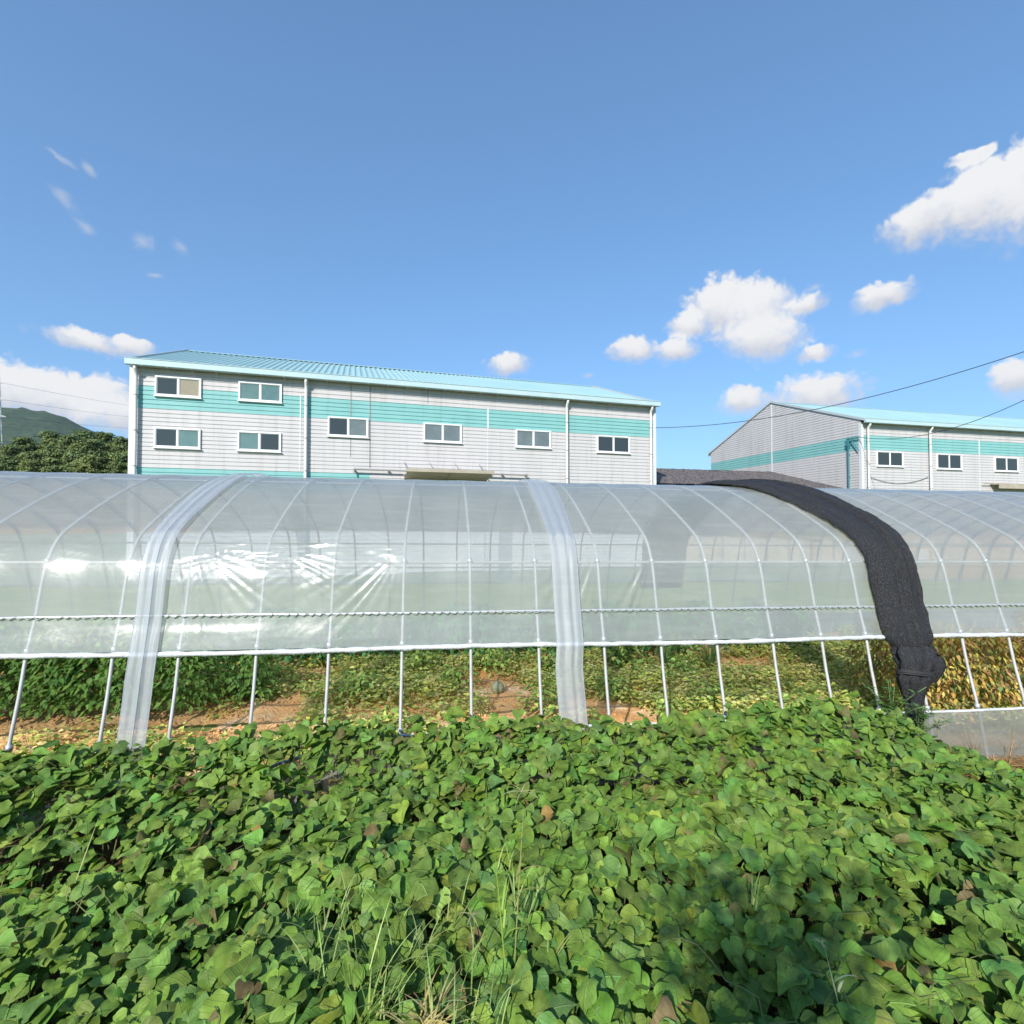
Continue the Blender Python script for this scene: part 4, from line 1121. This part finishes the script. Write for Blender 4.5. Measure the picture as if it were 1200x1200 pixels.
tp_ = [tree_proto(12.5, 3.1, 120, pine, 1), tree_proto(13.5, 2.9, 125, pine, 2), tree_proto(11.5, 3.4, 125, decid, 3), tree_proto(12, 3.1, 120, pine + decid, 4)]
LT_ = ['dark green pine in the wood between the greenhouse and the mountain', 'dark green pine in the wood between the greenhouse and the mountain', 'lighter olive-green broad tree in the wood below the mountain', 'mixed green bushy tree in the wood below the mountain']
k = 0
for row, (Yr, z0) in enumerate(((74, 0.5), (80, 2.2), (87, 4.5))):
    x = -130 + row * 14
    while x < 250:
        P = at(x, 600, Yr); 
        top_px = np.interp(x, [-130, 0, 60, 95, 125, 160, 250], [520, 521, 513, 506, 512, 512, 522]) + (2 - row) * 9 + random.uniform(-3, 5)
        hgt = at(x, top_px, Yr).z - z0
        o = tp_[k % 4] if k < 4 else copy_tree(tp_[(k + row) % 4]); j = k % 4 if k < 4 else (k + row) % 4
        o['label'] = LT_[j]
        o.location = (P.x + random.uniform(-.6, .6), Yr + random.uniform(-1.5, 1.5), z0); o.rotation_euler = (0, 0, random.uniform(0, 6.28))
        sc = hgt / 12.6; o.scale = (sc * random.uniform(.95, 1.2), sc, sc)
        k += 1; x += random.uniform(15, 21)
# the rise the wood stands on
mb = MB(); 
V = [(-260, 66, -.01), (-20, 66, -.01), (-20, 78, 2.2), (-260, 78, 2.2), (-20, 95, 4.6), (-260, 95, 4.6), (-20, 140, 4.6), (-260, 140, 4.6)]
mb.add(V, [(0, 1, 2, 3), (3, 2, 4, 5), (5, 4, 6, 7)]); tag(mb.build('wooded_rise', M['ground']), kind='structure')

# ------------------------------------------------------------------ unseen sapling added behind the viewpoint to throw a loose shadow on the vines
shadow_caster = empty('added_shadow_tree', (-.84, -3.42, 0)); tag(shadow_caster, 'unseen slender tree with a small loose crown, added behind the viewpoint to cast a shadow', 'tree')
mb = MB(); mb.tube([(0, 0, -.1), (.02, .03, 1.5), (-.02, .02, 2.8), (.0, .0, 4.1)], [.035, .028, .02, .008], 8)
b = Bl(); rs_ = random.Random(5)
for kk in range(24):
    a = rs_.uniform(0, 6.28); z = rs_.uniform(3.55, 4.45); rm = rs_.uniform(.08, .46)
    c_ = np.array([math.cos(a) * rm * 1.15, math.sin(a) * rm * .6, z])
    mb.tube([(0, 0, z - .3), tuple(c_ * np.array([.5, .5, 1]) - np.array([0, 0, .12])), tuple(c_)], [.008, .006, .003], 5)
    for j in range(34):
        d_ = np.array([rs_.gauss(0, .11), rs_.gauss(0, .11), rs_.gauss(0, .08)])
        b.leaf(c_ + d_, (rs_.gauss(0, 1), rs_.gauss(0, 1), rs_.gauss(-.3, .5)), (rs_.gauss(0, .5), rs_.gauss(0, .5), 1), rs_.uniform(.07, .12), rs_.uniform(.04, .065), jit((.10, .18, .04)))
b.build('crown', M['leaf_small'], shadow_caster); mb.build('trunk', M['bark'], shadow_caster, True)

# ------------------------------------------------------------------ sky, clouds, sun
SUN_EL, SUN_AZ = R(32.5), R(20)       # azimuth: how far left of straight behind the camera
sd = Vector((-math.sin(SUN_AZ) * math.cos(SUN_EL), -math.cos(SUN_AZ) * math.cos(SUN_EL), math.sin(SUN_EL)))
sun_d = bpy.data.lights.new('sun', 'SUN'); sun_d.energy = 4.9; sun_d.angle = R(.53); sun_d.color = (1, .95, .87)
sun = bpy.data.objects.new('sun', sun_d); COL.objects.link(sun)
sun.rotation_euler = (-sd).to_track_quat('-Z', 'Y').to_euler()

wd = bpy.data.worlds.new('World'); scene.world = wd; wd.use_nodes = True
nt = wd.node_tree
for n_ in list(nt.nodes): nt.nodes.remove(n_)
k = N(nt)
out = k('ShaderNodeOutputWorld'); bg = k('ShaderNodeBackground')
sky = k('ShaderNodeTexSky', sky_type='NISHITA'); sky.sun_disc = False
sky.sun_elevation = SUN_EL; sky.sun_rotation = math.atan2(sd.x, sd.y)
sky.altitude = 60; sky.air_density = 1.0; sky.dust_density = .9; sky.ozone_density = 2.0
tc = k('ShaderNodeTexCoord'); D_ = tc.outputs['Generated']
def blob(x, y, rx, ry, rot=0):
    d = pxdir(x, y); L = d.length; d = d / L
    # local frame: right and up on the sky sphere
    e1 = Vector((d.y, -d.x, 0)).normalized(); e2 = d.cross(e1) * -1
    if e2.z < 0: e2 = -e2
    c_, s_ = math.cos(rot), math.sin(rot)
    a = e1 * c_ + e2 * s_; b_ = e2 * c_ - e1 * s_
    m3 = Matrix((a, d, b_)).transposed()
    if m3.determinant() < 0: m3 = Matrix((-a, d, b_)).transposed()
    eu = m3.to_euler()
    mp = k('ShaderNodeMapping', vector_type='TEXTURE')
    mp.inputs['Location'].default_value = d; mp.inputs['Rotation'].default_value = eu
    th = pxdir(x, y).normalized().y
    mp.inputs['Scale'].default_value = (rx / 600 / L, .6, ry / 600 / L)
    k.link(WARP, mp.inputs[0])
    ln = k('ShaderNodeVectorMath', operation='LENGTH'); k.link(mp.outputs[0], ln.inputs[0])
    f = k('ShaderNodeMath', operation='SUBTRACT'); f.inputs[0].default_value = 1; k.link(ln.outputs['Value'], f.inputs[1])
    return f.outputs[0]
def noise(scale, detail, rough=.6, vec=None, dist=0):
    n_ = k('ShaderNodeTexNoise'); n_.inputs['Scale'].default_value = scale; n_.inputs['Detail'].default_value = detail; n_.inputs['Roughness'].default_value = rough; n_.inputs['Distortion'].default_value = dist
    k.link(vec or D_, n_.inputs[0]); return n_
wn = noise(9, 5, .6); wv = k('ShaderNodeVectorMath', operation='SUBTRACT'); k.link(wn.outputs['Color'], wv.inputs[0]); wv.inputs[1].default_value = (.5, .5, .5)
ws = k('ShaderNodeVectorMath', operation='SCALE'); k.link(wv.outputs[0], ws.inputs[0]); ws.inputs['Scale'].default_value = .055
wa = k('ShaderNodeVectorMath', operation='ADD'); k.link(D_, wa.inputs[0]); k.link(ws.outputs[0], wa.inputs[1]); WARP = wa.outputs[0]
def field_of(blobs):
    cur = None; hz = None
    for q in blobs:
        f = blob(*q)
        if cur is None: cur = f
        else:
            m_ = k('ShaderNodeMath', operation='SMOOTH_MAX'); k.link(cur, m_.inputs[0]); k.link(f, m_.inputs[1]); m_.inputs[2].default_value = .25; cur = m_.outputs[0]
    return cur
big = [(1085, 258, 62, 34, .25), (1140, 240, 70, 48, .3), (1200, 225, 80, 62, .2), (1260, 230, 90, 70), (1133, 190, 22, 12),
       (1035, 347, 40, 22), (850, 362, 58, 44), (888, 368, 56, 44), (808, 380, 38, 22), (895, 400, 62, 32), (940, 358, 36, 12, .15), (955, 412, 28, 14),
       (742, 414, 36, 21), (790, 414, 34, 20), (597, 428, 38, 19), (868, 474, 34, 20), (955, 466, 68, 36), (1195, 442, 40, 30), (1300, 400, 70, 40),
       (105, 402, 62, 17, -.15), (160, 412, 38, 16), (30, 462, 110, 50), (95, 470, 80, 40), (140, 490, 60, 24), (-60, 440, 90, 60)]
small = [(67, 181, 22, 5, -.1), (103, 189, 12, 7, -.6), (74, 234, 24, 12, -.4), (101, 260, 17, 10), (170, 282, 10, 13), (206, 285, 12, 10, -.5), (175, 321, 11, 5), (1003, 415, 14, 7), (955, 338, 14, 5), (690, 441, 10, 4)]
fb = field_of(big); fs = field_of(small)
fup = field_of([(q[0] - .10 * q[2], q[1] - .55 * q[3], q[2] * 1.0, q[3] * .95) + tuple(q[4:]) for q in big])
en = noise(30, 9, .60, None, .15)
vo = noise(44, 1.5, .5, WARP)
def remap(v, a, b_, c_, d_, smooth=True):
    m_ = k('ShaderNodeMapRange'); m_.interpolation_type = 'SMOOTHSTEP' if smooth else 'LINEAR'
    m_.inputs['From Min'].default_value = a; m_.inputs['From Max'].default_value = b_; m_.inputs['To Min'].default_value = c_; m_.inputs['To Max'].default_value = d_
    k.link(v, m_.inputs['Value']); return m_.outputs[0]
def math2(op, a, b_, c_=None):
    m_ = k('ShaderNodeMath', operation=op)
    for i_, q in enumerate((a, b_, c_)):
        if q is None: continue
        if isinstance(q, (int, float)): m_.inputs[i_].default_value = q
        else: k.link(q, m_.inputs[i_])
    return m_.outputs[0]
e_ = math2('ADD', math2('MULTIPLY', math2('SUBTRACT', en.outputs[0], .5), .80), math2('MULTIPLY', math2('SUBTRACT', math2('ABSOLUTE', math2('SUBTRACT', vo.outputs[0], .5), None), .06), .85))
db = math2('ADD', fb, e_); hard = remap(math2('SUBTRACT', fup, fb), -.25, .35, .80, .38)
alpha_b = k('ShaderNodeMapRange'); alpha_b.interpolation_type = 'SMOOTHSTEP'; alpha_b.inputs['From Min'].default_value = .10; k.link(hard, alpha_b.inputs['From Max']); k.link(db, alpha_b.inputs['Value']); alpha_b = alpha_b.outputs[0]
dsm = math2('ADD', fs, e_); alpha_s = remap(dsm, .05, 1.1, 0, .48)
alpha = math2('MAXIMUM', alpha_b, alpha_s)
# light and shade inside the clouds: thicker upper parts white, undersides grey-lilac
sh_n = noise(15, 6, .55)
shade = remap(math2('ADD', math2('ADD', fup, math2('MULTIPLY', e_, .55)), math2('MULTIPLY', math2('SUBTRACT', sh_n.outputs[0], .5), .5)), -.05, .78, 0, 1)
cc = k('ShaderNodeMix', data_type='RGBA'); k.link(shade, cc.inputs[0]); cc.inputs[6].default_value = (3.3, 3.42, 3.8, 1); cc.inputs[7].default_value = (4.6, 4.62, 4.7, 1)
gm = k('ShaderNodeGamma'); gm.inputs['Gamma'].default_value = .65; k.link(sky.outputs[0], gm.inputs['Color'])
hs_ = k('ShaderNodeVectorMath', operation='MULTIPLY'); k.link(gm.outputs[0], hs_.inputs[0]); hs_.inputs[1].default_value = (.84, 1.28, 1.73)
mxs = k('ShaderNodeMix', data_type='RGBA'); k.link(alpha, mxs.inputs[0]); k.link(hs_.outputs[0], mxs.inputs[6]); k.link(cc.outputs[2], mxs.inputs[7])
k.link(mxs.outputs[2], bg.inputs['Color']); bg.inputs['Strength'].default_value = .15
k.link(bg.outputs[0], out.inputs[0])

hm = bpy.data.materials.new('haze'); hm.use_nodes = True; hk = N(hm.node_tree)
for n_ in list(hm.node_tree.nodes): hm.node_tree.nodes.remove(n_)
ho = hk('ShaderNodeOutputMaterial'); hv = hk('ShaderNodeVolumePrincipled')
hv.inputs['Color'].default_value = (.86, .93, 1, 1); hv.inputs['Density'].default_value = .00006; hv.inputs['Anisotropy'].default_value = .2
hk.link(hv.outputs[0], ho.inputs['Volume'])
mb = MB(); mb.box((0, 1100, 170), (6400, 3400, 346)); hz_ = mb.build('haze', hm); tag(hz_, kind='stuff')

# ------------------------------------------------------------------ render settings
scene.render.engine = 'CYCLES'
scene.cycles.max_bounces = 10; scene.cycles.transparent_max_bounces = 24; scene.cycles.diffuse_bounces = 4; scene.cycles.glossy_bounces = 3
scene.cycles.caustics_reflective = False; scene.cycles.caustics_refractive = False
scene.cycles.sample_clamp_indirect = 8
try: scene.cycles.use_denoising = True
except Exception: pass
scene.view_settings.view_transform = 'Standard'; scene.view_settings.look = 'None'
scene.view_settings.gamma = 1; scene.view_settings.use_curve_mapping = False
scene.view_settings.exposure = 0.38
